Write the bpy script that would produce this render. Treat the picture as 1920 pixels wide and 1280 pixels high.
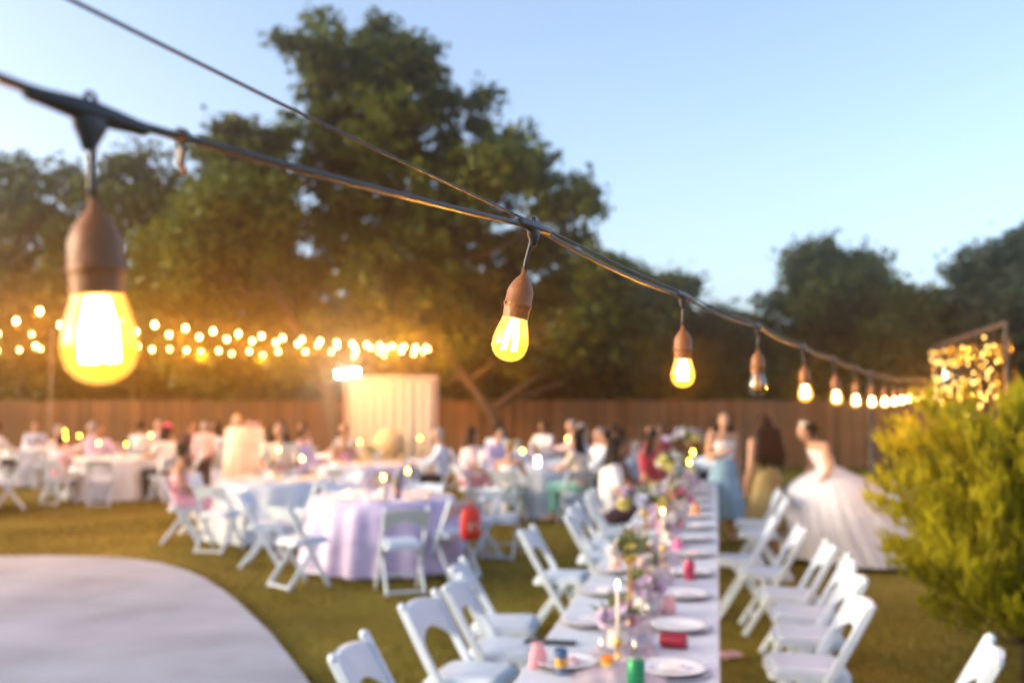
import bpy, bmesh, math, random
import numpy as np
from mathutils import Vector, Matrix, Euler

R = math.radians
PI = math.pi
scene = bpy.context.scene
for o in list(bpy.data.objects):
    bpy.data.objects.remove(o)
COL = scene.collection

# ------------------------------------------------------------------ camera, sky, sun, exposure
cam = bpy.data.cameras.new('camera')
cam.sensor_width = 36.0
cam.lens = 35.0
cam.clip_start = 0.02
cam.clip_end = 2000
cam.dof.use_dof = True
cam.dof.focus_distance = 1.40
cam.dof.aperture_fstop = 2.9
cam.dof.aperture_blades = 0
camo = bpy.data.objects.new('camera', cam)
COL.objects.link(camo)
camo.location = (0, 0, 1.80)
camo.rotation_euler = (R(90 + 3.433), 0, 0)
scene.camera = camo

SUN_ELEV, SUN_ROT = R(10), R(-97)          # low sun off to the left, behind thin cloud near the horizon
world = bpy.data.worlds.new('World')
scene.world = world
world.use_nodes = True
wn = world.node_tree
wn.nodes.clear()
sky = wn.nodes.new('ShaderNodeTexSky')
sky.sky_type = 'NISHITA'
sky.sun_disc = False
sky.sun_elevation = SUN_ELEV
sky.sun_rotation = SUN_ROT
sky.altitude = 0
sky.air_density = 0.6
sky.dust_density = 3.0
sky.ozone_density = 0.5
bg = wn.nodes.new('ShaderNodeBackground')
bg.inputs['Strength'].default_value = 0.15
wo = wn.nodes.new('ShaderNodeOutputWorld')
wn.links.new(sky.outputs[0], bg.inputs[0])
wn.links.new(bg.outputs[0], wo.inputs[0])

sl = bpy.data.lights.new('sun', 'SUN')
sl.energy = 0.05
sl.angle = R(25)
sl.color = (1.0, 0.9, 0.82)
so = bpy.data.objects.new('sun', sl)
COL.objects.link(so)
sd = Vector((math.sin(SUN_ROT) * math.cos(SUN_ELEV), math.cos(SUN_ROT) * math.cos(SUN_ELEV), math.sin(SUN_ELEV)))
so.rotation_euler = sd.to_track_quat('Z', 'Y').to_euler()

scene.view_settings.view_transform = 'Standard'
scene.view_settings.look = 'None'
scene.view_settings.gamma = 1.0
scene.view_settings.use_curve_mapping = False
scene.view_settings.exposure = 1.95

scene.render.engine = 'CYCLES'
cy = scene.cycles
cy.use_denoising = True
cy.max_bounces = 6
cy.diffuse_bounces = 2
cy.glossy_bounces = 2
cy.transmission_bounces = 4
cy.transparent_max_bounces = 8
cy.volume_bounces = 0
cy.sample_clamp_indirect = 2.5
cy.caustics_reflective = False
cy.caustics_refractive = False

# ------------------------------------------------------------------ materials
MATS = {}


def mat(name, color, rough=0.6, var=0.12, scale=8.0, metallic=0.0, sheen=0.0, bump=0.0, bscale=60.0, spec=0.4,
        color2=None, stretch=None, trans=0.0):
    """Principled material whose colour wanders a little with object-space noise."""
    if name in MATS:
        return MATS[name]
    m = bpy.data.materials.new(name)
    m.use_nodes = True
    nt = m.node_tree
    b = nt.nodes['Principled BSDF']
    b.inputs['Roughness'].default_value = rough
    b.inputs['Metallic'].default_value = metallic
    b.inputs['Specular IOR Level'].default_value = spec
    if sheen:
        b.inputs['Sheen Weight'].default_value = sheen
    tc = nt.nodes.new('ShaderNodeTexCoord')
    mp = nt.nodes.new('ShaderNodeMapping')
    nt.links.new(tc.outputs['Object'], mp.inputs[0])
    if stretch:
        mp.inputs['Scale'].default_value = stretch
    nz = nt.nodes.new('ShaderNodeTexNoise')
    nz.inputs['Scale'].default_value = scale
    nz.inputs['Detail'].default_value = 4
    nt.links.new(mp.outputs[0], nz.inputs['Vector'])
    rp = nt.nodes.new('ShaderNodeValToRGB')
    c = color
    lo = [max(0, x * (1 - var)) for x in c]
    hi = [min(1, x * (1 + var)) for x in (color2 or c)]
    rp.color_ramp.elements[0].position = 0.3
    rp.color_ramp.elements[0].color = (*lo, 1)
    rp.color_ramp.elements[1].position = 0.7
    rp.color_ramp.elements[1].color = (*hi, 1)
    nt.links.new(nz.outputs['Fac'], rp.inputs[0])
    nt.links.new(rp.outputs[0], b.inputs['Base Color'])
    if bump:
        n2 = nt.nodes.new('ShaderNodeTexNoise')
        n2.inputs['Scale'].default_value = bscale
        n2.inputs['Detail'].default_value = 3
        nt.links.new(mp.outputs[0], n2.inputs['Vector'])
        bp = nt.nodes.new('ShaderNodeBump')
        bp.inputs['Strength'].default_value = bump
        bp.inputs['Distance'].default_value = 0.01
        nt.links.new(n2.outputs['Fac'], bp.inputs['Height'])
        nt.links.new(bp.outputs[0], b.inputs['Normal'])
    if trans:
        tb = nt.nodes.new('ShaderNodeBsdfTranslucent')
        nt.links.new(rp.outputs[0], tb.inputs[0])
        mx = nt.nodes.new('ShaderNodeMixShader')
        mx.inputs[0].default_value = trans
        nt.links.new(b.outputs[0], mx.inputs[1])
        nt.links.new(tb.outputs[0], mx.inputs[2])
        nt.links.new(mx.outputs[0], nt.nodes['Material Output'].inputs[0])
    MATS[name] = m
    return m


def leaf_mat(name, dark, light, scale=0.5, trans=0.35):
    if name in MATS:
        return MATS[name]
    m = bpy.data.materials.new(name)
    m.use_nodes = True
    nt = m.node_tree
    b = nt.nodes['Principled BSDF']
    b.inputs['Roughness'].default_value = 0.55
    b.inputs['Specular IOR Level'].default_value = 0.3
    geo = nt.nodes.new('ShaderNodeNewGeometry')
    tc = nt.nodes.new('ShaderNodeTexCoord')
    nz = nt.nodes.new('ShaderNodeTexNoise')
    nz.inputs['Scale'].default_value = scale
    nz.inputs['Detail'].default_value = 2
    nt.links.new(tc.outputs['Object'], nz.inputs['Vector'])
    ad = nt.nodes.new('ShaderNodeMath')
    ad.operation = 'MULTIPLY_ADD'
    ad.inputs[1].default_value = 0.5
    nt.links.new(geo.outputs['Random Per Island'], ad.inputs[0])
    m2 = nt.nodes.new('ShaderNodeMath')
    m2.operation = 'MULTIPLY_ADD'
    m2.inputs[1].default_value = 1.4
    m2.inputs[2].default_value = -0.45
    nt.links.new(nz.outputs['Fac'], m2.inputs[0])
    nt.links.new(m2.outputs[0], ad.inputs[2])
    rp = nt.nodes.new('ShaderNodeValToRGB')
    rp.color_ramp.elements[0].color = (*dark, 1)
    rp.color_ramp.elements[1].color = (*light, 1)
    nt.links.new(ad.outputs[0], rp.inputs[0])
    nt.links.new(rp.outputs[0], b.inputs['Base Color'])
    tb = nt.nodes.new('ShaderNodeBsdfTranslucent')
    nt.links.new(rp.outputs[0], tb.inputs[0])
    mx = nt.nodes.new('ShaderNodeMixShader')
    mx.inputs[0].default_value = trans
    nt.links.new(b.outputs[0], mx.inputs[1])
    nt.links.new(tb.outputs[0], mx.inputs[2])
    nt.links.new(mx.outputs[0], nt.nodes['Material Output'].inputs[0])
    MATS[name] = m
    return m


def emit_mat(name, color, strength, sample=False):
    if name in MATS:
        return MATS[name]
    m = bpy.data.materials.new(name)
    m.use_nodes = True
    nt = m.node_tree
    nt.nodes.clear()
    e = nt.nodes.new('ShaderNodeEmission')
    e.inputs[0].default_value = (*color, 1)
    e.inputs[1].default_value = strength
    o = nt.nodes.new('ShaderNodeOutputMaterial')
    nt.links.new(e.outputs[0], o.inputs[0])
    if not sample:
        m.cycles.emission_sampling = 'NONE'
    MATS[name] = m
    return m


def glass_mat(name, tint=(1, 1, 1), glow=None, gstr=0.0, refl=0.10, gweight=0.35):
    """thin clear glass: see-through with a sharp reflection; a lit lamp's glass also glows"""
    if name in MATS:
        return MATS[name]
    m = bpy.data.materials.new(name)
    m.use_nodes = True
    nt = m.node_tree
    nt.nodes.clear()
    t = nt.nodes.new('ShaderNodeBsdfTransparent')
    t.inputs[0].default_value = (*tint, 1)
    g = nt.nodes.new('ShaderNodeBsdfGlossy')
    g.inputs['Roughness'].default_value = 0.05
    fr = nt.nodes.new('ShaderNodeFresnel')
    fr.inputs[0].default_value = 1.5
    ad = nt.nodes.new('ShaderNodeMath')
    ad.operation = 'ADD'
    ad.inputs[1].default_value = refl
    nt.links.new(fr.outputs[0], ad.inputs[0])
    mx = nt.nodes.new('ShaderNodeMixShader')
    geo = nt.nodes.new('ShaderNodeNewGeometry')
    inv = nt.nodes.new('ShaderNodeMath')
    inv.operation = 'SUBTRACT'
    inv.inputs[0].default_value = 1.0
    nt.links.new(geo.outputs['Backfacing'], inv.inputs[1])
    mu = nt.nodes.new('ShaderNodeMath')
    mu.operation = 'MULTIPLY'
    mu.use_clamp = True
    nt.links.new(ad.outputs[0], mu.inputs[0])
    nt.links.new(inv.outputs[0], mu.inputs[1])
    nt.links.new(mu.outputs[0], mx.inputs[0])
    nt.links.new(t.outputs[0], mx.inputs[1])
    nt.links.new(g.outputs[0], mx.inputs[2])
    out = nt.nodes.new('ShaderNodeOutputMaterial')
    last = mx
    if glow:
        e = nt.nodes.new('ShaderNodeEmission')
        e.inputs[0].default_value = (*glow, 1)
        e.inputs[1].default_value = gstr
        ms = nt.nodes.new('ShaderNodeMixShader')
        ms.inputs[0].default_value = gweight
        nt.links.new(mx.outputs[0], ms.inputs[1])
        nt.links.new(e.outputs[0], ms.inputs[2])
        last = ms
        m.cycles.emission_sampling = 'NONE'
    nt.links.new(last.outputs[0], out.inputs[0])
    MATS[name] = m
    return m


# ------------------------------------------------------------------ mesh helpers
class MB:
    def __init__(s):
        s.v = []
        s.f = []

    def add(s, vs, fs):
        o = len(s.v)
        s.v.extend([tuple(p) for p in vs])
        s.f.extend([tuple(i + o for i in f) for f in fs])
        return s

    def box(s, c, size, M=None):
        hx, hy, hz = (a / 2 for a in size)
        vs = [Vector((x, y, z)) for x in (-hx, hx) for y in (-hy, hy) for z in (-hz, hz)]
        if M is not None:
            vs = [M @ p for p in vs]
        c = Vector(c)
        return s.add([p + c for p in vs], [(0, 1, 3, 2), (4, 6, 7, 5), (0, 4, 5, 1), (2, 3, 7, 6), (0, 2, 6, 4), (1, 5, 7, 3)])

    def bar(s, p0, p1, w, d, up=(0, 0, 1), ch=0.2):
        """chamfered rectangular bar from p0 to p1"""
        p0, p1 = Vector(p0), Vector(p1)
        t = (p1 - p0).normalized()
        a = t.cross(Vector(up))
        if a.length < 1e-4:
            a = t.cross(Vector((0, 1, 0)))
        a.normalize()
        b = a.cross(t).normalized()
        k = min(w, d) * ch
        ring = [(w / 2 - k, d / 2), (w / 2, d / 2 - k), (w / 2, -d / 2 + k), (w / 2 - k, -d / 2),
                (-w / 2 + k, -d / 2), (-w / 2, -d / 2 + k), (-w / 2, d / 2 - k), (-w / 2 + k, d / 2)]
        vs = [p0 + a * x + b * y for x, y in ring] + [p1 + a * x + b * y for x, y in ring]
        n = 8
        fs = [(i, (i + 1) % n, n + (i + 1) % n, n + i) for i in range(n)] + [tuple(range(n))[::-1], tuple(range(n, 2 * n))]
        return s.add(vs, fs)

    def tube(s, path, rad, n=8, sx=1.0, closed=True):
        path = [Vector(p) for p in path]
        if not hasattr(rad, '__len__'):
            rad = [rad] * len(path)
        up = Vector((0, 0, 1))
        vs = []
        prev = None
        for i, p in enumerate(path):
            t = (path[min(i + 1, len(path) - 1)] - path[max(i - 1, 0)]).normalized()
            if prev is None:
                a = t.cross(up if abs(t.z) < 0.95 else Vector((0, 1, 0))).normalized()
            else:
                a = (prev - t * prev.dot(t)).normalized()
            prev = a
            b = t.cross(a)
            for k in range(n):
                an = 2 * PI * k / n
                vs.append(p + (a * math.cos(an) * sx + b * math.sin(an)) * rad[i])
        fs = []
        for i in range(len(path) - 1):
            for k in range(n):
                fs.append((i * n + k, i * n + (k + 1) % n, (i + 1) * n + (k + 1) % n, (i + 1) * n + k))
        if closed:
            fs.append(tuple(range(n))[::-1])
            fs.append(tuple(range((len(path) - 1) * n, len(path) * n)))
        return s.add(vs, fs)

    def lathe(s, prof, n=16, c=(0, 0, 0), ripple=None, cap=True):
        """prof: list of (r, z); ripple(r, z, angle) -> radius"""
        vs = []
        for r, z in prof:
            for k in range(n):
                a = 2 * PI * k / n
                q = ripple(r, z, a) if ripple else r
                vs.append((c[0] + q * math.cos(a), c[1] + q * math.sin(a), c[2] + z))
        fs = []
        m = len(prof)
        for i in range(m - 1):
            for k in range(n):
                fs.append((i * n + k, i * n + (k + 1) % n, (i + 1) * n + (k + 1) % n, (i + 1) * n + k))
        if cap:
            fs.append(tuple(range(n))[::-1])
            fs.append(tuple(range((m - 1) * n, m * n)))
        return s.add(vs, fs)

    def ell(s, c, r, n=12, m=8, M=None):
        vs = []
        for i in range(m + 1):
            th = PI * (0.02 + 0.96 * i / m)
            for k in range(n):
                a = 2 * PI * k / n
                p = Vector((r[0] * math.sin(th) * math.cos(a), r[1] * math.sin(th) * math.sin(a), -r[2] * math.cos(th)))
                if M is not None:
                    p = M @ p
                vs.append(p + Vector(c))
        fs = []
        for i in range(m):
            for k in range(n):
                fs.append((i * n + k, i * n + (k + 1) % n, (i + 1) * n + (k + 1) % n, (i + 1) * n + k))
        fs.append(tuple(range(n))[::-1])
        fs.append(tuple(range(m * n, (m + 1) * n)))
        return s.add(vs, fs)

    def caps(s, p0, r0, p1, r1, n=10):
        """tapered limb with rounded ends"""
        p0, p1 = Vector(p0), Vector(p1)
        t = (p1 - p0).normalized()
        path, rad = [], []
        for a in (-0.95, -0.6, 0.0):
            path.append(p0 + t * r0 * a)
            rad.append(r0 * math.sqrt(max(0.05, 1 - a * a)))
        for a in (0.0, 0.6, 0.95):
            path.append(p1 + t * r1 * a)
            rad.append(r1 * math.sqrt(max(0.05, 1 - a * a)))
        return s.tube(path, rad, n)

    def loft(s, rings, n=16):
        """rings: (centre, rx, ry) stacked horizontally-ish; closed ends"""
        vs = []
        for c, rx, ry in rings:
            for k in range(n):
                a = 2 * PI * k / n
                vs.append((c[0] + rx * math.cos(a), c[1] + ry * math.sin(a), c[2]))
        m = len(rings)
        fs = [(i * n + k, i * n + (k + 1) % n, (i + 1) * n + (k + 1) % n, (i + 1) * n + k) for i in range(m - 1) for k in range(n)]
        fs.append(tuple(range(n))[::-1])
        fs.append(tuple(range((m - 1) * n, m * n)))
        return s.add(vs, fs)

    def extrude_poly(s, pts, axis_fn, d):
        """pts 2-D outline; axis_fn(x, z, depth) -> 3-D"""
        n = len(pts)
        vs = [axis_fn(x, z, -d / 2) for x, z in pts] + [axis_fn(x, z, d / 2) for x, z in pts]
        fs = [tuple(range(n))[::-1], tuple(range(n, 2 * n))] + [(i, (i + 1) % n, n + (i + 1) % n, n + i) for i in range(n)]
        return s.add(vs, fs)

    def mesh(s, name, m, smooth=False):
        me = bpy.data.meshes.new(name)
        me.from_pydata(s.v, [], s.f)
        if m is not None:
            me.materials.append(m)
        if smooth:
            me.polygons.foreach_set('use_smooth', [True] * len(me.polygons))
        me.update()
        return me


def np_mesh(name, verts, faces, m):
    """fast mesh from numpy arrays, all faces with the same corner count"""
    me = bpy.data.meshes.new(name)
    nv, nf, k = len(verts), len(faces), faces.shape[1]
    me.vertices.add(nv)
    me.vertices.foreach_set('co', np.ascontiguousarray(verts, dtype=np.float32).ravel())
    me.loops.add(nf * k)
    me.loops.foreach_set('vertex_index', np.ascontiguousarray(faces, dtype=np.int32).ravel())
    me.polygons.add(nf)
    me.polygons.foreach_set('loop_start', np.arange(0, nf * k, k, dtype=np.int32))
    me.materials.append(m)
    me.update(calc_edges=True)
    return me


def remesh(mb, name, voxel, m, smooth=3):
    me = mb.mesh('tmp', None)
    o = bpy.data.objects.new('tmp', me)
    COL.objects.link(o)
    r = o.modifiers.new('r', 'REMESH')
    r.mode = 'VOXEL'
    r.voxel_size = voxel
    if smooth:
        sm = o.modifiers.new('s', 'SMOOTH')
        sm.iterations = smooth
        sm.factor = 0.5
    dg = bpy.context.evaluated_depsgraph_get()
    out = bpy.data.meshes.new_from_object(o.evaluated_get(dg))
    bpy.data.objects.remove(o)
    bpy.data.meshes.remove(me)
    out.name = name
    out.materials.clear()
    out.materials.append(m)
    out.polygons.foreach_set('use_smooth', [True] * len(out.polygons))
    return out


def tag(o, label=None, cat=None, group=None, kind=None):
    if label:
        o['label'] = label
    if cat:
        o['category'] = cat
    if group:
        o['group'] = group
    if kind:
        o['kind'] = kind
    return o


def obj(name, me, parent=None, loc=(0, 0, 0), rot=(0, 0, 0), scale=(1, 1, 1), M=None, material=None):
    o = bpy.data.objects.new(name, me)
    COL.objects.link(o)
    if parent is not None:
        o.parent = parent
    if M is not None:
        o.matrix_basis = M
    else:
        o.location = loc
        o.rotation_euler = rot
        o.scale = scale
    if material is not None:
        o.material_slots[0].link = 'OBJECT'
        o.material_slots[0].material = material
    return o


def thing(name, label, cat, loc=(0, 0, 0), rz=0.0, group=None, scale=1.0):
    o = bpy.data.objects.new(name, None)
    o.empty_display_size = 0.1
    COL.objects.link(o)
    o.location = loc
    o.rotation_euler = (0, 0, rz)
    o.scale = (scale,) * 3
    return tag(o, label, cat, group)


def facing(dx, dy):
    return math.atan2(-dx, dy)


# long table frame: its outer edge runs straight away from below the camera
TX, TY = 0.201, 0.9796


def LT(s, q):
    """s metres along the long table, q metres across (0 = right edge, -0.76 = left edge)"""
    return (s * TX + q * TY, s * TY - q * TX)


ORD = ['first', 'second', 'third', 'fourth', 'fifth', 'sixth', 'seventh', 'eighth', 'ninth', 'tenth', 'eleventh', 'twelfth',
       'thirteenth', 'fourteenth', 'fifteenth', 'sixteenth', 'seventeenth']

# ------------------------------------------------------------------ setting: lawn, patio
rng = np.random.default_rng(7)


def lawn_mat():
    m = bpy.data.materials.new('lawn')
    m.use_nodes = True
    nt = m.node_tree
    b = nt.nodes['Principled BSDF']
    b.inputs['Roughness'].default_value = 0.9
    b.inputs['Specular IOR Level'].default_value = 0.1
    tc = nt.nodes.new('ShaderNodeTexCoord')
    def noise(sc, det):
        n = nt.nodes.new('ShaderNodeTexNoise')
        n.inputs['Scale'].default_value = sc
        n.inputs['Detail'].default_value = det
        nt.links.new(tc.outputs['Object'], n.inputs['Vector'])
        return n
    n1, n2 = noise(0.55, 3), noise(14, 5)
    mix = nt.nodes.new('ShaderNodeMath')
    mix.operation = 'MULTIPLY_ADD'
    mix.inputs[1].default_value = 0.65
    nt.links.new(n1.outputs['Fac'], mix.inputs[0])
    h = nt.nodes.new('ShaderNodeMath')
    h.operation = 'MULTIPLY'
    h.inputs[1].default_value = 0.35
    nt.links.new(n2.outputs['Fac'], h.inputs[0])
    nt.links.new(h.outputs[0], mix.inputs[2])
    rp = nt.nodes.new('ShaderNodeValToRGB')
    e = rp.color_ramp.elements
    e[0].position, e[0].color = 0.36, (0.10, 0.08, 0.010, 1)
    e[1].position, e[1].color = 0.66, (0.25, 0.205, 0.035, 1)
    k = e.new(0.5)
    k.color = (0.17, 0.135, 0.017, 1)
    nt.links.new(mix.outputs[0], rp.inputs[0])
    nt.links.new(rp.outputs[0], b.inputs['Base Color'])
    return m


def make_ground():
    n = 120
    xs = np.concatenate([np.linspace(-220, -14, 18), np.linspace(-13, 13, 90), np.linspace(14, 220, 18)])
    ys = np.concatenate([np.linspace(-120, -3, 12), np.linspace(-2, 30, 110), np.linspace(31, 260, 22)])
    X, Y = np.meshgrid(xs, ys)
    Z = 0.012 * np.sin(X * 1.3 + Y * 0.4) * np.sin(Y * 0.9 - X * 0.3) - 0.014
    V = np.stack([X, Y, Z], -1).reshape(-1, 3)
    w = len(xs)
    i, j = np.meshgrid(np.arange(len(ys) - 1), np.arange(w - 1), indexing='ij')
    a = (i * w + j).ravel()
    F = np.stack([a, a + 1, a + w + 1, a + w], -1)
    me = np_mesh('lawn', V, F, lawn_mat())
    me.polygons.foreach_set('use_smooth', [True] * len(me.polygons))
    tag(obj('lawn', me), kind='structure')


make_ground()

# concrete patio with a rounded corner
PATIO = [(-14.0, 11.42), (-6.4, 11.47), (-5.24, 11.5), (-4.6, 11.43), (-4.2, 11.25), (-3.84, 10.99), (-3.45, 10.58), (-3.09, 10.09), (-2.72, 9.47),
         (-2.37, 8.8), (-2.08, 8.2), (-1.81, 7.64), (-1.56, 7.05), (-1.33, 6.5), (-1.05, 5.8), (-0.85, 5.0), (-0.75, 4.0), (-0.7, 2.0), (-0.7, -4.0), (-14, -4)]
mb = MB()
mb.extrude_poly(PATIO, lambda x, y, d: (x, y, 0.012 + d), 0.06)
concrete = mat('concrete', (0.29, 0.325, 0.40), 0.85, 0.13, 1.1, bump=0.25, bscale=90, color2=(0.33, 0.37, 0.45))
tag(obj('patio', mb.mesh('patio', concrete)), kind='structure')


def in_patio(x, y):
    ins = np.zeros(x.shape, bool)
    P = PATIO
    for i in range(len(P)):
        x1, y1 = P[i]
        x2, y2 = P[i - 1]
        c = ((y1 > y) != (y2 > y)) & (x < (x2 - x1) * (y - y1) / (y2 - y1 + 1e-9) + x1)
        ins ^= c
    return ins


def make_grass():
    n = 170000
    y = 3.2 + 20 * rng.random(n) ** 1.5
    x = (rng.random(n) - 0.5) * (2.2 + y * 1.1) + 0.3
    keep = ~in_patio(x, y)
    x, y = x[keep], y[keep]
    n = len(x)
    h = rng.uniform(0.018, 0.05, n) * (0.8 + 0.5 * np.sin(x * 1.9 + 2 * np.sin(y * 1.1)))
    a = rng.uniform(0, 2 * PI, n)
    w = rng.uniform(0.003, 0.006, n) * (0.6 + y / 14)
    lx, ly = rng.normal(0, 0.018, n), rng.normal(0, 0.018, n)
    V = np.zeros((n, 3, 3))
    V[:, 0] = np.stack([x - np.cos(a) * w, y - np.sin(a) * w, np.full(n, -0.02)], -1)
    V[:, 1] = np.stack([x + np.cos(a) * w, y + np.sin(a) * w, np.full(n, -0.02)], -1)
    V[:, 2] = np.stack([x + lx, y + ly, h], -1)
    F = np.arange(n * 3).reshape(-1, 3)
    o = obj('grass', np_mesh('grass', V.reshape(-1, 3), F, leaf_mat('grass_blade', (0.088, 0.073, 0.008), (0.24, 0.20, 0.03), 0.7, 0.25)))
    tag(o, 'short dry olive green lawn grass around the tables and patio', 'grass', kind='stuff')


make_grass()

# ------------------------------------------------------------------ wooden fence
plank_me = []
for k, c in enumerate([(0.17, 0.085, 0.035), (0.125, 0.062, 0.026), (0.215, 0.115, 0.052), (0.15, 0.09, 0.05)]):
    m = MB()
    hh = 1.83 + (0.0, 0.006, -0.008, 0.004)[k]
    m.extrude_poly([(-0.069, 0.04), (0.069, 0.04), (0.069, hh - 0.03), (0.045, hh), (-0.045, hh), (-0.069, hh - 0.03)], lambda x, z, d: (x, d, z), 0.018)
    plank_me.append(m.mesh('plank', mat('cedar_%d' % k, c, 0.85, 0.3, 5, stretch=(9, 9, 0.7), bump=0.3)))


def make_fence():
    t = thing('wooden_fence', 'tall brown wooden plank fence running behind the party', 'fence', (0, 27.0, 0))
    x0, x1 = -17.5, 20.0
    n = int((x1 - x0) / 0.145)
    random.seed(3)
    for i in range(n):
        obj('plank', plank_me[random.randrange(4)], t, (x0 + 0.145 * i, random.uniform(-0.004, 0.004), random.uniform(-0.022, 0.022)), (0, random.uniform(-0.005, 0.005), 0))
    wood = mat('fence_rail', (0.12, 0.065, 0.03), 0.85, 0.25, 4)
    for z in (0.35, 0.95, 1.55):
        obj('rail', MB().box((0, 0, 0), (x1 - x0, 0.04, 0.085)).mesh('rail', wood), t, ((x0 + x1) / 2, 0.034, z))
    pm = MB().box((0, 0, 0.88), (0.09, 0.09, 1.76)).mesh('post', wood)
    for i in range(16):
        obj('post', pm, t, (x0 + 2.44 * i, 0.102, 0))


make_fence()
# ------------------------------------------------------------------ trees
bark = mat('bark', (0.075, 0.055, 0.036), 0.9, 0.35, 6, stretch=(3, 3, 0.8), bump=0.6, bscale=25)
leaf_a = leaf_mat('leaf_oak', (0.026, 0.041, 0.004), (0.14, 0.18, 0.012), 0.45)
leaf_b = leaf_mat('leaf_olive', (0.026, 0.036, 0.005), (0.125, 0.155, 0.013), 0.4)
leaf_c = leaf_mat('leaf_bluegreen', (0.030, 0.045, 0.022), (0.085, 0.125, 0.06), 0.4)


def leaf_cloud(lobes, n, size, seed, dens=5.0, csd=0.24, flat=0.65):
    """lobes: (x, y, z, r): leaf-sized faces gathered in twig clumps spread through each lobe"""
    g = np.random.default_rng(seed)
    L = np.array(lobes, float)
    w = L[:, 3] ** 2.0
    w = w / w.sum()
    nc = int(max(60, dens * (L[:, 3] ** 2).sum() * 4))
    li = g.choice(len(L), nc, p=w)
    d = g.normal(size=(nc, 3))
    d /= np.linalg.norm(d, axis=1, keepdims=True)
    rr = L[li, 3] * g.random(nc) ** 0.45
    cc = L[li, :3] + d * rr[:, None] * np.array([1.05, 1.0, 0.85])
    cs = csd * g.uniform(0.55, 1.5, nc)
    ci = g.choice(nc, n, p=cs ** 1.5 / (cs ** 1.5).sum())
    p = cc[ci] + g.normal(size=(n, 3)) * cs[ci][:, None] * np.array([1.1, 1.1, flat])
    nrm = g.normal(size=(n, 3)) + np.array([0, 0, 0.9])
    nrm /= np.linalg.norm(nrm, axis=1, keepdims=True)
    t = np.cross(nrm, g.normal(size=(n, 3)))
    t /= np.linalg.norm(t, axis=1, keepdims=True)
    b = np.cross(nrm, t)
    s = size * g.uniform(0.6, 1.35, n)[:, None]
    V = np.zeros((n, 4, 3))
    V[:, 0] = p - t * s
    V[:, 1] = p + b * s * 0.52 - nrm * s * 0.12
    V[:, 2] = p + t * s
    V[:, 3] = p - b * s * 0.52 + nrm * s * 0.05
    return V.reshape(-1, 3), np.arange(n * 4).reshape(-1, 4), cc


def make_tree(label, base, trunk, lobes, n, size, lm, seed, r0=0.2, group=None, dens=5.0, csd=0.24):
    """trunk: path of world points; limbs grow from its upper half to every lobe"""
    random.seed(seed)
    t = thing('tree', label, 'tree', base, 0, group)
    B = Vector(base)
    m = MB()
    P = [Vector(p) - B for p in trunk]
    rads = [r0 * (1.25 if i == 0 else 1) * (1 - 0.6 * i / (len(P) - 1)) for i in range(len(P))]
    m.tube(P, rads, 10)
    m2 = MB()
    for (x, y, z, r) in lobes:
        e = Vector((x, y, z)) - B
        k = min(range(1, len(P)), key=lambda i: (P[i] - e).length + (3 if P[i].z > e.z else 0))
        s = P[k]
        mid = s.lerp(e, 0.5) + Vector((random.uniform(-.3, .3), random.uniform(-.3, .3), -0.25 + random.uniform(-.2, .3)))
        ra = max(0.03, rads[k] * 0.55)
        m2.tube([s, s.lerp(mid, 0.5) + Vector((0, 0, .05)), mid, e], [ra, ra * .8, ra * .55, ra * .2], 7)
        for _ in range(5):
            d = Vector((random.gauss(0, 1), random.gauss(0, 1), random.gauss(0.3, 1))).normalized() * r * random.uniform(.6, 1.0)
            a = mid.lerp(e, random.uniform(.3, 1))
            m2.tube([a, a.lerp(e + d, .5) + Vector((0, 0, -.05)), e + d], [ra * .3, ra * .2, ra * .07], 5)
    obj('trunk', m.mesh('trunk', bark, True), t)
    obj('limbs', m2.mesh('limbs', bark, True), t)
    V, F, cc = leaf_cloud(lobes, n, size, seed, dens, csd)
    obj('crown', np_mesh('crown', V - np.array(base), F, lm), t)
    return t


def lobes_px(L, Y0, k):
    """lobe list written as (x metres, z metres, radius) at mean distance Y0, staggered in depth"""
    g = random.Random(k)
    return [(x, Y0 + g.uniform(-1.6, 1.6), z, r) for x, z, r in L]


# the tall tree in the middle of the view: (x, z, r)
BIG = [(-5.1, 10.7, .85), (-3.8, 11.3, .9), (-4.5, 10.1, 1.1), (-2.3, 10.1, 1.0), (-1.4, 9.4, .9), (-3.3, 8.7, 1.7), (-4.9, 8.7, 1.3),
       (-1.1, 8.3, 1.05), (-6.3, 8.0, 1.2), (-0.1, 7.6, 1.0), (1.0, 7.75, .5), (-1.9, 6.9, 1.9), (-4.4, 6.7, 1.9), (1.35, 6.6, .8),
       (1.75, 5.6, .8), (0, 5.5, 1.5), (-2.8, 5.0, 1.8), (-0.6, 4.1, 1.2), (0.9, 4.3, 1.2), (2.4, 4.9, .75), (-4.0, 3.8, 1.1), (-3.3, 3.05, .6), (-2.4, 3.0, .5), (-1.3, 3.2, .8), (-0.2, 3.3, .9), (0.9, 3.1, .9), (1.9, 3.5, 1.0), (2.9, 3.7, .8), (-1.7, 4.2, 1.1)]
make_tree('tallest broad tree rising in the middle above the cream backdrop', (0.15, 25, 0),
          [(0.15, 25, -0.1), (-0.1, 25, 0.7), (-0.55, 25.05, 1.55), (-1.1, 25.2, 2.3), (-1.75, 25.4, 3.2), (-2.4, 25.6, 5.0), (-2.9, 25.8, 7.2), (-3.2, 26, 9.4)],
          [(x, y, z + .25 * max(0, z - 4) / 7, r) for x, y, z, r in lobes_px(BIG, 26, 1)], 62000, 0.125, leaf_a, 11, 0.15, dens=4.2, csd=0.19)
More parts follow.
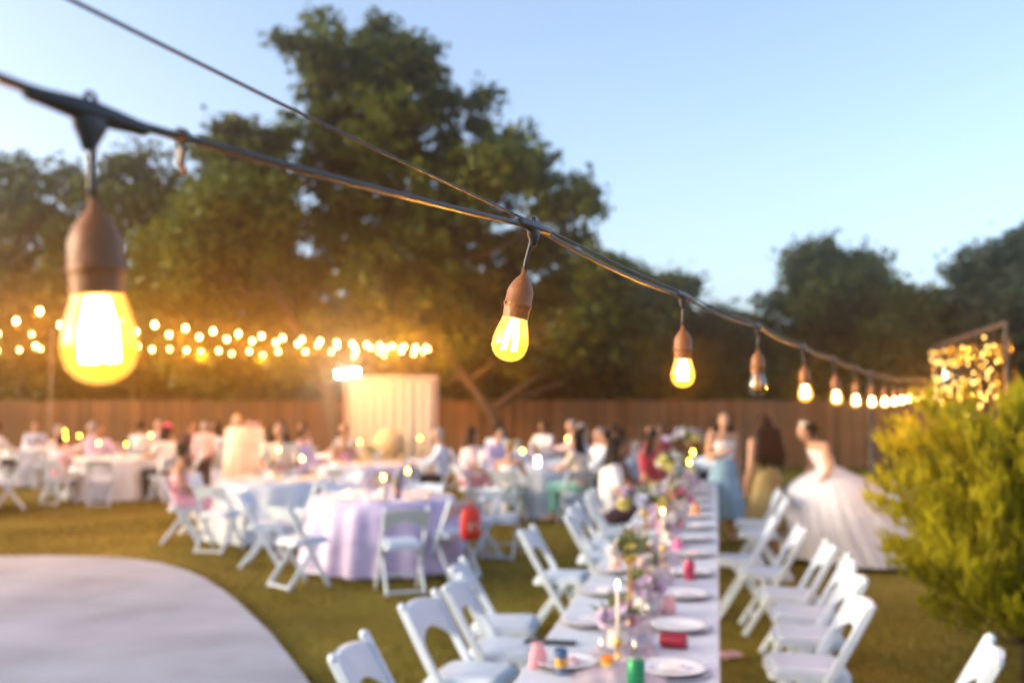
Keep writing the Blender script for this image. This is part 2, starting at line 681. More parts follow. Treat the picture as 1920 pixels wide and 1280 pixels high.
LEFT2 = [(-7.4, 7.6, 1.2), (-8.1, 6.6, 1.2), (-6.6, 6.3, 1.5), (-7.6, 5.2, 1.4), (-5.8, 4.9, 1.5), (-6.8, 3.9, 1.3), (-5.2, 3.6, 1.0), (-8.4, 4.6, 1.1), (-7.6, 3.1, .9), (-6.2, 2.9, .8), (-8.9, 3.3, .9), (-5.0, 2.9, .6)]
make_tree('leaning tree whose slanted trunk shows just beside the floodlight', (-4.15, 24.6, 0),
          [(-4.15, 24.6, -0.1), (-4.3, 24.6, 1.0), (-4.55, 24.7, 2.0), (-5.1, 24.8, 3.1), (-5.9, 25, 4.4), (-6.6, 25.2, 6.0)],
          lobes_px(LEFT2, 25.4, 2), 34000, 0.12, leaf_a, 12, 0.17, dens=4.5, csd=0.21)


def auto_lobes(x, y, h, rx, n, seed, zmin=2.4, rr=(0.8, 1.5)):
    g = random.Random(seed)
    out = []
    for i in range(n):
        u = (i + 0.5) / n
        z = zmin + (h - zmin - 0.8) * u
        k = math.sin(PI * min(1, 0.25 + 0.7 * u)) ** 0.6
        a = i * 2.4 + g.uniform(-.4, .4)
        q = rx * k * math.sqrt(g.uniform(.15, 1)) * 0.85
        out.append((x + q * math.cos(a), y + q * math.sin(a) * .6, z, g.uniform(*rr) * (1.0 - .3 * u)))
    return out


TREES = [  # label, x, y, height, crown radius, lobes, leaves, material, seed
    ('dark tree at the far end of the fence behind the first hanging bulb', -15.2, 31, 9.9, 2.9, 15, 20000, leaf_b, 21),
    ('airy tree with sky gaps right behind the first hanging bulb', -11.4, 30, 10.2, 2.5, 15, 17000, leaf_b, 22),
    ('rounded tree between the first bulb and the tallest tree', -9.0, 31.5, 10.6, 2.7, 16, 23000, leaf_a, 23),
    ('low leafy tree filling in behind the left half of the fence', -13.2, 34, 7.2, 3.2, 14, 24000, leaf_a, 24),
    ('dense tree hidden low behind the cream backdrop', -3.2, 31, 6.5, 3.4, 14, 24000, leaf_b, 25),
    ('bushy tree behind the fence just right of the tallest tree', 2.6, 31, 6.3, 2.6, 14, 24000, leaf_a, 26),
    ('lower rounded tree behind the fence above the third bulb', 5.2, 33, 6.2, 2.4, 13, 22000, leaf_b, 27),
    ('broad tree standing alone on the skyline above the unlit bulb', 10.6, 33, 7.3, 2.3, 15, 27000, leaf_b, 28),
    ('low tree filling the dip in the skyline above the fifth bulb', 7.8, 35, 4.9, 2.2, 11, 18000, leaf_a, 29),
    ('wide low tree left of the fairy light curtain', 12.9, 31, 5.7, 2.6, 13, 22000, leaf_b, 30),
    ('blue green tree highest at the right edge of the picture', 15.6, 29, 7.7, 2.3, 14, 22000, leaf_c, 31),
    ('shorter tree behind the fairy light curtain and the shrub', 15.9, 33, 6.4, 2.6, 13, 20000, leaf_a, 32),
]
for (lab, x, y, h, rx, nl, n, lm, sd_) in TREES:
    g = random.Random(sd_)
    lean = g.uniform(-.5, .5)
    make_tree(lab, (x, y, 0), [(x, y, -.1), (x + lean * .2, y, h * .18), (x + lean * .5, y, h * .36), (x + lean * .8, y, h * .6), (x + lean, y, h * .85)],
              auto_lobes(x, y, h, rx, nl, sd_), n, 0.125, lm, sd_, 0.17, 'trees behind the fence', dens=4.2, csd=0.24)

# dark undergrowth hedge mass behind the fence
g = np.random.default_rng(5)
UL = [(x, 32 + g.uniform(-1, 1.5), 1.3 + g.uniform(0, 1.0), g.uniform(1.0, 1.5)) for x in np.arange(-21, 22, 0.9)]
UL += [(x, 36 + g.uniform(-1, 1.5), 2.6 + g.uniform(0, 1.2), g.uniform(1.3, 1.8)) for x in np.arange(-26, 26, 1.2)]
V, F, cc = leaf_cloud(UL, 90000, 0.12, 44, 5, 0.3)
tag(obj('undergrowth', np_mesh('undergrowth', V, F, leaf_b)), 'dark mass of undergrowth between the trees behind the fence', 'undergrowth', kind='stuff')


def make_shrub():
    """feathery yellow green young conifer at the right edge"""
    bx, by = 3.33, 6.6
    g = np.random.default_rng(9)
    t = thing('conifer_shrub', 'feathery yellow green conifer shrub at the right edge', 'shrub', (bx, by, 0))
    stem = MB()
    stem.tube([(0, 0, -.05), (.02, 0, .4), (-.02, .02, .9), (.01, 0, 1.4), (0, 0, 1.75)], [.022, .019, .015, .01, .004], 8)
    sprays_v, sprays_f = [], []
    twig = MB()
    cnt = 0
    for i in range(290):
        z0 = 0.20 + 1.20 * (i / 290) ** 0.95
        a = g.uniform(0, 2 * PI)
        env = 0.92 * math.sin(PI * (0.20 + 0.66 * ((z0 - 0.20) / 1.32))) ** 0.7
        L = env * g.uniform(0.45, 1.08)
        rise = g.uniform(0.25, 0.75) * (0.5 + L)
        p0 = Vector((0, 0, z0))
        p2 = Vector((math.cos(a) * L, math.sin(a) * L, z0 + rise * 0.68))
        p1 = p0.lerp(p2, 0.55) + Vector((0, 0, -0.06))
        twig.tube([p0, p1, p2], [.006, .004, .0015], 5)
        for k in range(40):
            u = 0.3 + 0.72 * g.random() ** 0.7
            q = p0.lerp(p1, u / .55) if u < .55 else p1.lerp(p2, (u - .55) / .45)
            d = (p2 - p1).normalized() * 0.6 + Vector((g.normal(0, .4), g.normal(0, .4), 0.95 + g.normal(0, .3)))
            d.normalize()
            # one upright feather of needles
            ln = g.uniform(.07, .15)
            o = q + Vector(g.normal(0, .022, 3))
            s = d.cross(Vector(g.normal(0, 1, 3))).normalized() * g.uniform(.010, .018)
            s2 = d.cross(s).normalized() * s.length
            for w in (s, s2):
                b = len(sprays_v)
                sprays_v += [o, o + d * ln * .45 + w, o + d * ln, o + d * ln * .45 - w]
                sprays_f.append((b, b + 1, b + 2, b + 3))
    obj('stem', stem.mesh('stem', bark, True), t)
    obj('twigs', twig.mesh('twigs', bark, True), t)
    obj('foliage', np_mesh('foliage', np.array([tuple(v) for v in sprays_v]), np.array(sprays_f),
                           leaf_mat('leaf_golden', (0.24, 0.24, 0.008), (0.60, 0.58, 0.03), 3.0, 0.5)), t)


make_shrub()

# ------------------------------------------------------------------ string lights
rubber = mat('black_rubber', (0.022, 0.02, 0.02), 0.42, 0.2, 30, spec=0.5)
socket_glow_tint = mat('socket_glow_brown', (0.20, 0.072, 0.013), 0.45, 0.2, 20, spec=0.5, bump=0.15, bscale=150)  # dark plastic sockets, with the bulbs' amber glow put into their colour
steel = mat('steel_cable', (0.09, 0.09, 0.10), 0.45, 0.2, 30, metallic=0.6)
fil_mat = emit_mat('filament_lit', (1.0, 0.66, 0.22), 34)
glow_mat = glass_mat('bulb_glass_lit', (1, .93, .8), (1.0, 0.40, 0.04), 0.9, gweight=0.5)
far_glow = emit_mat('bulb_far_lit', (1.0, 0.56, 0.13), 19)
clear_glass = glass_mat('bulb_glass_clear', (.93, .93, .93))
dead_fil = mat('filament_unlit', (.55, .30, .06), .4, .1)

m = MB()
prof = [(.0165, .001), (.0172, -.003), (.0195, -.011), (.0222, -.021), (.0238, -.031), (.0235, -.040), (.0208, -.049), (.0155, -.0555), (.008, -.0595), (.001, -.0605)]
m.lathe(prof[::-1], 24, cap=False)
m.v = [(x * 1.07, y * 1.07, z) for x, y, z in m.v]
bulb_me = m.mesh('bulb', glow_mat, True)
bulb_clear_me = m.mesh('bulb', clear_glass, True)
m = MB()
for k in range(4):
    a = k * PI / 2 + .4
    m.tube([(.005 * math.cos(a), .005 * math.sin(a), -.001), (.0085 * math.cos(a), .0085 * math.sin(a), -.022), (.0105 * math.cos(a), .0105 * math.sin(a), -.045)], [.003, .0048, .0038], 6)
m.tube([(0, 0, 0), (0, 0, -.016)], .003, 8)
fil_me = m.mesh('filament', fil_mat, True)
fil_dead_me = m.mesh('filament', dead_fil, True)
m = MB()
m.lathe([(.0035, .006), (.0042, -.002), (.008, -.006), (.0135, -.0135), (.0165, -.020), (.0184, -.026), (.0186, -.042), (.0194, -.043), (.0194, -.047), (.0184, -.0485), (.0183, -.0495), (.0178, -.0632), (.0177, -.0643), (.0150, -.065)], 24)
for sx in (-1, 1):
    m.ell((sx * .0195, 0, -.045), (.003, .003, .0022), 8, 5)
holder_me = m.mesh('lamp_holder', socket_glow_tint, True)
m = MB()
m.tube([(0, 0, -.008), (.0012, 0, -.02), (0, 0, -.034), (-.001, 0, -.052), (0, 0, -.066)], [.0042, .0033, .0029, .0029, .0034], 10)
cord_me = m.mesh('lamp_cord', rubber, True)
m = MB()   # moulded T connector lying along X with a hanging loop on top
m.loft([((0, 0, -.022), .003, .003), ((0, 0, -.017), .0045, .0042), ((0, 0, -.01), .0075, .006), ((0, 0, 0), .010, .0065), ((0, 0, .0055), .007, .005)], 12)
m.tube([(-.030, 0, 0), (-.027, 0, 0), (-.024, 0, 0), (-.014, 0, 0), (0, 0, 0), (.014, 0, 0), (.024, 0, 0), (.027, 0, 0), (.030, 0, 0)],
       [.0036, .0046, .0046, .0058, .0072, .0058, .0046, .0046, .0036], 12)
lp = [(.0024 * math.cos(a), 0, .0075 + .0036 * math.sin(a)) for a in np.linspace(-.6, PI + .6, 12)]
m.tube(lp, .0013, 6)
conn_me = m.mesh('connector', mat('connector_black', (.03, .03, .036), .4, .2, 30), True)
# simple far lamp: socket and bulb in one piece each
m = MB()
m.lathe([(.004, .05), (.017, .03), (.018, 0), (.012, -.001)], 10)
far_holder_me = m.mesh('lamp_holder', socket_glow_tint, True)
m = MB()
m.lathe([(.014, 0), (.024, -.03), (.021, -.05), (.004, -.062)], 10)
far_bulb_me = m.mesh('bulb', far_glow, True)


def lamp_light(name, loc, power, parent=None, radius=0.012):
    l = bpy.data.lights.new(name, 'POINT')
    l.energy = power
    l.color = (1.0, 0.36, 0.03)
    l.shadow_soft_size = radius
    o = bpy.data.objects.new(name, l)
    COL.objects.link(o)
    if parent:
        o.parent = parent
    o.location = loc
    return o


NEAR_W = 19.0
FAR_W = 17.0


def near_string():
    """the string that hangs past the lens: bulb every 0.76 m"""
    t = thing('string_lights', 'black cable of hanging filament bulbs strung close past the camera', 'string lights', (-0.297, 0.69, 2.003))
    O = Vector((-0.297, 0.69, 2.003))
    zs = {-3: 2.16, -2: 2.10, -1: 2.045, 0: 2.003, 1: 2.043, 2: 2.019, 3: 2.007, 4: 1.988, 5: 1.975, 6: 1.962, 7: 1.955, 8: 1.953, 9: 1.957, 10: 1.966,
          11: 1.978, 12: 1.990, 13: 2.004, 14: 2.020, 15: 2.038, 16: 2.060, 17: 2.086, 18: 2.12}
    J = {i: Vector((-0.297 + 0.3272 * i, 0.69 + 0.69 * i, z)) for i, z in zs.items()}
    # cable sags a touch between neighbours
    path = []
    ks = sorted(J)
    for a, b in zip(ks[:-1], ks[1:]):
        for u in np.linspace(0, 1, 9)[:-1]:
            p = J[a].lerp(J[b], u)
            p.z -= 0.010 * 4 * u * (1 - u) * (1.0 if a > 0 else 0.3)
            path.append(p - O)
    path.append(J[ks[-1]] - O)
    obj('cable', MB().tube(path, .0036, 10).mesh('cable', rubber, True), t)
    # steel support wire: free in front of the second lamp, laced along the cable behind it
    w = [Vector((-0.339, 0.75, 2.108)) + (Vector((-0.339, 0.75, 2.108)) - Vector((0.022, 1.38, 2.052))) * k for k in (4.0, 2.5, 1.2, .4)]
    w += [Vector((-0.339, 0.75, 2.108)), Vector((-0.2, 0.99, 2.083)), Vector((0.022, 1.38, 2.052))]
    for a, b in zip(ks[:-1], ks[1:]):
        if a < 1:
            continue
        for u in np.linspace(0, 1, 6)[1:]:
            p = J[a].lerp(J[b], u)
            p.z += 0.0065 - 0.004 * 4 * u * (1 - u)
            w.append(p)
    obj('support_wire', MB().tube([p - O for p in w], .0019, 8).mesh('support_wire', steel, True), t)
    dirz = math.atan2(0.69, 0.3272)
    tilt = {0: (0, -.065), 1: (0, .20), 2: (0.02, .01), 3: (0, .03), 4: (0, -.02)}
    for i in range(0, 18):
        p = J[i] - O
        slope = math.atan2((J[i + 1] - J[i - 1]).z, 1.52)
        cm = Matrix.Translation(p) @ Matrix.Rotation(dirz, 4, 'Z') @ Matrix.Rotation(-slope, 4, 'Y') @ Matrix.Diagonal((1.75, 1.25, 1.25, 1))
        obj('connector', conn_me, t, M=cm)
        rx, ry = tilt.get(i, (random.uniform(-.03, .03), random.uniform(-.05, .05)))
        T = Matrix.Translation(p) @ Matrix.Rotation(ry, 4, 'Y') @ Matrix.Rotation(rx, 4, 'X')
        obj('lamp_cord', cord_me, t, M=T)
        H = T @ Matrix.Translation((0, 0, -.067)) @ Matrix.Rotation(.5, 4, 'Z')
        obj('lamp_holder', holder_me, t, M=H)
        Bm = H @ Matrix.Translation((0, 0, -.0640))
        if i == 3:
            b = obj('bulb', bulb_clear_me, t, M=Bm)
            b['label'] = 'unlit clear glass bulb'
            obj('filament', fil_dead_me, b)
        else:
            b = obj('bulb', bulb_me, t, M=Bm)
            obj('filament', fil_me, b)
            lamp_light('bulb_light', (0, 0, -.03), NEAR_W if i < 12 else NEAR_W * .6, b)
    # cable tie with its loose tail
    p = J[0].lerp(J[1], 0.115) - O
    m = MB()
    m.lathe([(.0052, -.004), (.0062, -.003), (.0062, .003), (.0052, .004)], 10)
    M2 = Matrix.Rotation(PI / 2, 4, 'Y')
    m.v = [tuple(M2 @ Vector(v)) for v in m.v]
    m.tube([(0, 0, -.004), (.001, 0, -.012), (.0, 0, -.022), (.0035, 0, -.031)], [.0055, .0055, .005, .002], 8, sx=.35)
    obj('cable_tie', m.mesh('cable_tie', mat('tie_plastic', (.035, .035, .045), .4), True), t, M=Matrix.Translation(p) @ Matrix.Rotation(dirz, 4, 'Z'))


near_string()


def far_string(label, A, B, sag, step=0.75, light_every=2, skip=0.0):
    t = thing('string_lights', label, 'string lights', A, 0, 'bulb strings over the round tables')
    A, B = Vector(A), Vector(B)
    L = (B - A).length
    def pt(u):
        p = A.lerp(B, u)
        p.z -= sag * 4 * u * (1 - u)
        return p
    obj('cable', MB().tube([pt(u) - A for u in np.linspace(0, 1, 40)], .0045, 6).mesh('cable', rubber), t)
    n = int(L / step)
    for i in range(n):
        u = (i + 0.5 + skip) * step / L
        if u >= 1:
            continue
        p = pt(u) - A
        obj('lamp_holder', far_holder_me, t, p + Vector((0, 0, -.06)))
        b = obj('bulb', far_bulb_me, t, p + Vector((0, 0, -.062)))
        if i % light_every == 0:
            lamp_light('bulb_light', (0, 0, -.10), FAR_W, b, .03)


POLE_END = (-1.98, 25.3, 3.25)
far_string('upper bulb string running from over the patio edge to the tree by the backdrop', (-6.0, 9.8, 2.95), POLE_END, 0.10)
far_string('bulb string just below the upper one above the lavender table', (-7.2, 11.0, 2.95), (-1.98, 25.3, 3.21), 0.10, skip=.3)
far_string('low bulb string crossing behind the second hanging bulb toward the tree', (-8.6, 17.0, 2.85), (-1.98, 25.3, 3.17), 0.06, skip=.1)
far_string('farthest bulb string stretched along the fence from the pale pole', (-11.2, 24.2, 3.5), (-1.98, 25.3, 3.13), 0.26, skip=.2)
far_string('bulb string at the left edge running to the pale pole', (-14.5, 21.0, 3.5), (-11.2, 24.2, 3.52), 0.05, light_every=3)
far_string('second bulb string at the left edge crossing lower to the pale pole', (-12.4, 17.5, 2.9), (-11.2, 24.2, 3.2), 0.12, light_every=3)


def pole(label, x, y, h, c, r=.03):
    t = thing('light_pole', label, 'pole', (x, y, 0))
    m_ = mat('pole_' + label.split()[0], c, .5, .15)
    obj('shaft', MB().lathe([(r, -.05), (r, h * .5), (r * .85, h * .5 + .01), (r * .8, h)], 10).mesh('shaft', m_, True), t)
    obj('hook', MB().tube([(0, 0, h - .06), (.05, 0, h - .03), (.07, 0, h), (.05, 0, h + .03)], .008, 6).mesh('hook', m_, True), t)
    obj('base', MB().lathe([(r * 3, -.01), (r * 3, .02), (r * 1.3, .05)], 12).mesh('base', m_), t)


pole('pale slim pole carrying bulb strings in front of the fence at left', -11.2, 24.2, 3.55, (.22, .19, .16), .02)
pole('dark pole hidden behind the backdrop where the bulb strings meet', -1.98, 25.4, 3.3, (.04, .035, .03))
pole('black post at the end of the fence beside the shrub', 4.75, 13.2, 2.2, (.02, .02, .02), .045)


def fairy_curtain():
    A, B, H = Vector((3.98, 8.0, 0)), Vector((4.90, 11.5, 0)), 2.43
    t = thing('fairy_light_curtain', 'curtain of tiny warm fairy lights hanging from a dark frame behind the shrub', 'fairy lights', A)
    D = B - A
    L = D.length
    u = D.normalized()
    dark = mat('frame_dark', (.045, .035, .03), .6)
    obj('top_rail', MB().bar((0, 0, H), tuple(D + Vector((0, 0, H))), .03, .03).mesh('top_rail', dark), t)
    for q in (0, 1):
        obj('post', MB().bar(tuple(D * q + Vector((0, 0, -.05))), tuple(D * q + Vector((0, 0, H + .02))), .035, .035, up=(0, 1, 0)).mesh('post', dark), t)
    net = glass_mat('dark_net', (.62, .55, .48), refl=-.05)
    n = u.cross(Vector((0, 0, 1)))
    mb = MB()
    N = 60
    vs = []
    for i in range(N + 1):
        p = D * (i / N) + n * (.05 + .025 * math.sin(i * 1.1))
        vs += [p + Vector((0, 0, H - .03)), p + Vector((0, 0, .9))]
    mb.add(vs, [(2 * i, 2 * i + 2, 2 * i + 3, 2 * i + 1) for i in range(N)])
    obj('net_drape', mb.mesh('net_drape', net), t)
    rr = random.Random(4)
    warm, amber = emit_mat('fairy_warm', (1, .60, .16), 6.5), emit_mat('fairy_amber', (1, .38, .03), 6)
    le = MB().ell((0, 0, 0), (.0055, .0055, .007), 8, 5).mesh('fairy_light', warm)
    lea = MB().ell((0, 0, 0), (.0055, .0055, .007), 8, 5).mesh('fairy_light', amber)
    wire = mat('fairy_wire', (.08, .06, .04), .5)
    for i in range(17):
        p = D * ((i + .5) / 17) - n * .06
        ln = rr.uniform(.75, 1.35)
        path = [p + Vector((0, 0, H - .02))]
        for k in range(1, 9):
            path.append(p + Vector((rr.uniform(-.02, .02), rr.uniform(-.03, .03), H - .02 - ln * k / 8)))
        obj('wire', MB().tube(path, .0015, 4).mesh('wire', wire), t)
        for k in range(rr.randint(7, 10)):
            z = H - .06 - ln * rr.random()
            obj('fairy_light', lea if rr.random() < .3 else le, t, p + Vector((rr.uniform(-.03, .03), rr.uniform(-.05, .05), z)) )
    for q in (.25, .7):
        lamp_light('fairy_glow', tuple(D * q - n * .15 + Vector((0, 0, 1.9))), 5, t, .2)


fairy_curtain()

# ------------------------------------------------------------------ folding chairs
white_resin = mat('white_resin', (.54, .65, .77), .45, .05, 6, bump=.05)
pad_vinyl = mat('seat_vinyl', (.55, .66, .79), .5, .05, 12, bump=.15, bscale=200)


def chair_meshes():
    top, foot = (-.27, .80), (.20, 0.0)     # (y, z) of the long member
    def yz(z):
        return top[0] + (foot[0] - top[0]) * (top[1] - z) / top[1]
    out = []
    for s in (-1, 1):
        m = MB()
        pts = [(-.0, .80), (.25, .62), (.5, .42), (1, 0)]
        P = [Vector((s * .205, yz(z) - .012 * math.sin(PI * z / .8), z)) for z in (.80, .62, .44, .22, .0)]
        for a, b in zip(P[:-1], P[1:]):
            m.bar(a, b + (b - a).normalized() * .004, .045, .026, up=(1, 0, 0))
        m.lathe([(.022, -.012), (.024, 0), (.018, .014), (.004, .02)], 8, (s * .205, yz(.8), .80))
        out.append(('stile', m.mesh('stile', white_resin)))
        m = MB()
        m.bar((s * .178, .07, .43), (s * .178, -.255, .0), .042, .024, up=(1, 0, 0))
        out.append(('rear_leg', m.mesh('rear_leg', white_resin)))
    out.append(('rear_stretcher', MB().bar((-.178, -.238, .028), (.178, -.238, .028), .042, .022).mesh('rear_stretcher', white_resin)))
    out.append(('front_stretcher', MB().bar((-.205, yz(.13), .13), (.205, yz(.13), .13), .036, .02).mesh('front_stretcher', white_resin)))
    # crest: panel between the stiles, arched underneath
    n = 14
    w = .195
    upper = [(-w + 2 * w * i / n, .775 + .02 * math.sin(PI * i / n)) for i in range(n + 1)]
    lower = [(w - 2 * w * i / n, .575 + .095 * math.sin(PI * i / n) ** .7) for i in range(n + 1)]
    m = MB()
    m.extrude_poly(upper + lower, lambda x, z, d: (x, yz(z) + d - .012 - .018 * (1 - (x / w) ** 2), z), .024)
    out.append(('crest_panel', m.mesh('crest_panel', white_resin)))
    m = MB()   # seat frame with rounded corners, tilted a little
    def rr(hx, hy, k, n=4):
        pts = []
        for cx, cy, a0 in ((hx - k, hy - k, 0), (-hx + k, hy - k, PI / 2), (-hx + k, -hy + k, PI), (hx - k, -hy + k, 1.5 * PI)):
            for i in range(n + 1):
                a = a0 + PI / 2 * i / n
                pts.append((cx + k * math.cos(a), cy + k * math.sin(a)))
        return pts
    m.extrude_poly(rr(.182, .20, .04), lambda x, y, d: (x, y + .02, .432 + d + .03 * y), .035)
    seat = m.mesh('seat', white_resin)
    m = MB()
    o1, o2 = rr(.165, .18, .04), rr(.145, .16, .035)
    n = len(o1)
    vs = [(x, y + .02, .45 + .03 * y) for x, y in o1] + [(x, y + .02, .466 + .03 * y) for x, y in o1] + [(x, y + .02, .478 + .03 * y) for x, y in o2]
    fs = [(i, (i + 1) % n, n + (i + 1) % n, n + i) for i in range(n)] + [(n + i, n + (i + 1) % n, 2 * n + (i + 1) % n, 2 * n + i) for i in range(n)] + [tuple(range(2 * n, 3 * n))]
    m.add(vs, fs)
    return out, seat, m.mesh('cushion', pad_vinyl)


CH, SEAT_ME, PAD_ME = chair_meshes()


def chair(label, x, y, rz, group):
    t = thing('folding_chair', label, 'chair', (x, y, 0), rz, group)
    for n, me in CH:
        obj(n, me, t)
    s = obj('seat', SEAT_ME, t)
    obj('cushion', PAD_ME, s)
    return t


FN = facing(TY, -TX)       # facing across the table from its left side
FP = facing(-TY, TX)       # facing it from its right side
random.seed(12)
G_L = 'white chairs along the long table'
for i, (s, q, dr) in enumerate([(3.95, -1.22, .05), (4.88, -1.22, -.12), (5.42, -1.17, .04), (6.02, -1.30, .10), (7.72, -1.20, -.05), (8.75, -1.02, .06), (9.5, -1.08, -.05),
                                (10.3, -1.05, .1), (11.1, -1.12, 0), (12.0, -1.08, .05)]):
    x, y = LT(s, q)
    chair('white folding chair on the patio side of the long table, %s from the camera' % ORD[i], x, y, FN + dr, G_L)
for i, (s, q, dr) in enumerate([(4.45, .82, -.18), (5.38, .45, .05), (6.08, .52, .02), (6.68, .55, -.06), (7.3, .50, .03), (8.22, .38, .05), (8.80, .20, -.03), (10.6, .42, 0), (11.5, .40, 0)]):
    x, y = LT(s, q)
    chair('white folding chair on the shrub side of the long table, %s from the camera' % ORD[i], x, y, FP + dr, G_L)

# ------------------------------------------------------------------ long table made of folding tables end to end
table_white = mat('table_plastic', (.57, .66, .77), .5, .06, 3, bump=.08, bscale=150)
leg_grey = mat('table_leg', (.32, .32, .33), .4, .1, metallic=.5)
RZT = facing(TX, TY)
mt = MB()
mt.bar((0, -1.215, .735), (0, 1.215, .735), .76, .035, ch=.25)
top_me = mt.mesh('tabletop', table_white)
ml = MB()
ml.tube([(0, 0, 0), (0, 0, .72)], .015, 8)
tleg_me = ml.mesh('leg', leg_grey, True)
brace_me = MB().tube([(-.28, 0, .25), (.28, 0, .25)], .011, 8).mesh('brace', leg_grey, True)
apron_me = MB().bar((0, -1.1, .70), (0, 1.1, .70), .02, .03).mesh('apron', leg_grey)
for i in range(4):
    x, y = LT(3.42 + 1.22 + 2.445 * i, -.38)
    t = thing('folding_table', 'white plastic folding table, %s section of the long table from the camera' % ORD[i], 'table', (x, y, 0), RZT, 'tables of the long row')
    obj('tabletop', top_me, t)
    for sx in (-.28, .28):
        for sy in (-.85, .85):
            obj('leg', tleg_me, t, (sx, sy, 0))
        obj('apron', apron_me, t, (sx, 0, 0))
    for sy in (-.85, .85):
        obj('brace', brace_me, t, (0, sy, 0))

TOPZ = .7525
# ------------------------------------------------------------------ tableware
china = mat('china', (.70, .75, .82), .25, .03, 8, spec=.5)
charger_dark = mat('charger_grey', (.34, .36, .44), .35, .1, 10)
glass_clear = glass_mat('drinking_glass', (.95, .96, .97), refl=.12)
gold = mat('gold_metal', (.62, .42, .10), .3, .1, 20, metallic=.85)
wax = mat('candle_wax', (.82, .78, .66), .5, .05)
flame_m = emit_mat('flame', (1.0, .47, .035), 34)
flame_w = emit_mat('flame_near', (1.0, .55, .10), 22)
m = MB()
m.lathe([(.001, .006), (.085, .006), (.10, .012), (.133, .019), (.135, .017), (.10, .004), (.06, 0), (.001, 0)], 32, cap=False)
plate_me = m.mesh('dinner_plate', china, True)
m = MB()
m.lathe([(.001, .004), (.11, .004), (.147, .010), (.149, .008), (.11, 0), (.001, 0)], 32, cap=False)
charger_me = m.mesh('charger_plate', charger_dark, True)
m = MB()
m.lathe([(.026, 0), (.030, .004), (.036, .10), (.0345, .10), (.028, .008), (.001, .008)], 18, cap=False)
glass_me = m.mesh('tumbler', glass_clear, True)
m = MB()
m.lathe([(.007, .0), (.0065, .2), (.003, .203)], 10)
wax_me = m.mesh('wax', wax, True)
m = MB()
m.lathe([(.045, 0), (.045, .006), (.012, .014), (.007, .03), (.007, .05), (.016, .056), (.016, .072), (.011, .072)], 14)
cholder_me = m.mesh('holder', gold, True)
m = MB()
m.lathe([(.002, -.004), (.010, .008), (.0115, .018), (.008, .032), (.002, .048)], 8)
flame_me = m.mesh('flame', flame_m, True)
flame_near_me = m.mesh('flame', flame_w, True)
m = MB()
m.lathe([(.05, 0), (.052, .003), (.052, .16), (.050, .16), (.050, .004)], 18, cap=False)
hurricane_me = m.mesh('glass_chimney', glass_clear, True)


def candle(label, x, y, ztop, zbase, group, near=False):
    """taper candle in a gold holder: the flame sits at ztop"""
    t = thing('candle', label, 'candle', (x, y, zbase), 0, group)
    h = max(.06, ztop - zbase - .055)
    k = min(1.0, h / .30)
    obj('holder', cholder_me, t, scale=(1, 1, max(.4, (h - .2) / .07 if h > .24 else .4)))
    hz = .072 * max(.4, (h - .2) / .07 if h > .24 else .4)
    obj('wax', wax_me, t, (0, 0, hz - .005), scale=(1, 1, max(.2, (h - hz + .008) / .203)))
    obj('flame', flame_near_me if near else flame_me, t, (0, 0, h + .006), scale=(.55, .55, .62) if near else (1, 1, 1))
    return t


m = MB()
m.bar((-.045, 0, .004), (.045, 0, .004), .085, .007, ch=.4)
m.bar((-.04, .006, .010), (.03, .004, .013), .055, .006, ch=.4)
NAPKIN = m.mesh('folded_napkin', china)
PETAL_N = [mat('napkin_white', (.72, .72, .76), .8), mat('napkin_blush', (.70, .56, .60), .8), mat('napkin_ice', (.60, .64, .74), .8)]
for i in range(13):
    s = 3.98 + .745 * i
    if s > 13:
        break
    for side, q in (('patio', -.60), ('shrub', -.175)):
        x, y = LT(s + random.uniform(-.02, .02), q + random.uniform(-.012, .012))
        c = obj('charger_plate', charger_me, None, (x, y, TOPZ))
        tag(c, 'dark charger below the %s plate from the camera, %s side of long table' % (ORD[i], side), 'charger plate', 'chargers on the long table')
        p = obj('dinner_plate', plate_me, None, (x + random.uniform(-.004, .004), y + .003, TOPZ + .0105))
        tag(p, 'white plate, %s from the camera on the %s side of the long table' % (ORD[i], side), 'plate', 'plates on the long table')
        if i not in (1,) or side == 'patio':
            nk = obj('folded_napkin', NAPKIN, None, (x, y, TOPZ + .0185), (0, 0, RZT + random.uniform(-.3, .3)), material=PETAL_N[(i + (q < -.4)) % 3])
            tag(nk, 'folded napkin on the %s plate from the camera, %s side of the long table' % (ORD[i], side), 'napkin', 'napkins on the long table')
        if i % 2 == 0 or i < 3:
            gx, gy = LT(s + .19, q + (.14 if q < -.4 else -.15))
            gobj = obj('tumbler', glass_me, None, (gx, gy, TOPZ))
            tag(gobj, 'clear drinking glass beyond the %s plate on the %s side of the long table' % (ORD[i], side), 'glass', 'glasses on the long table')


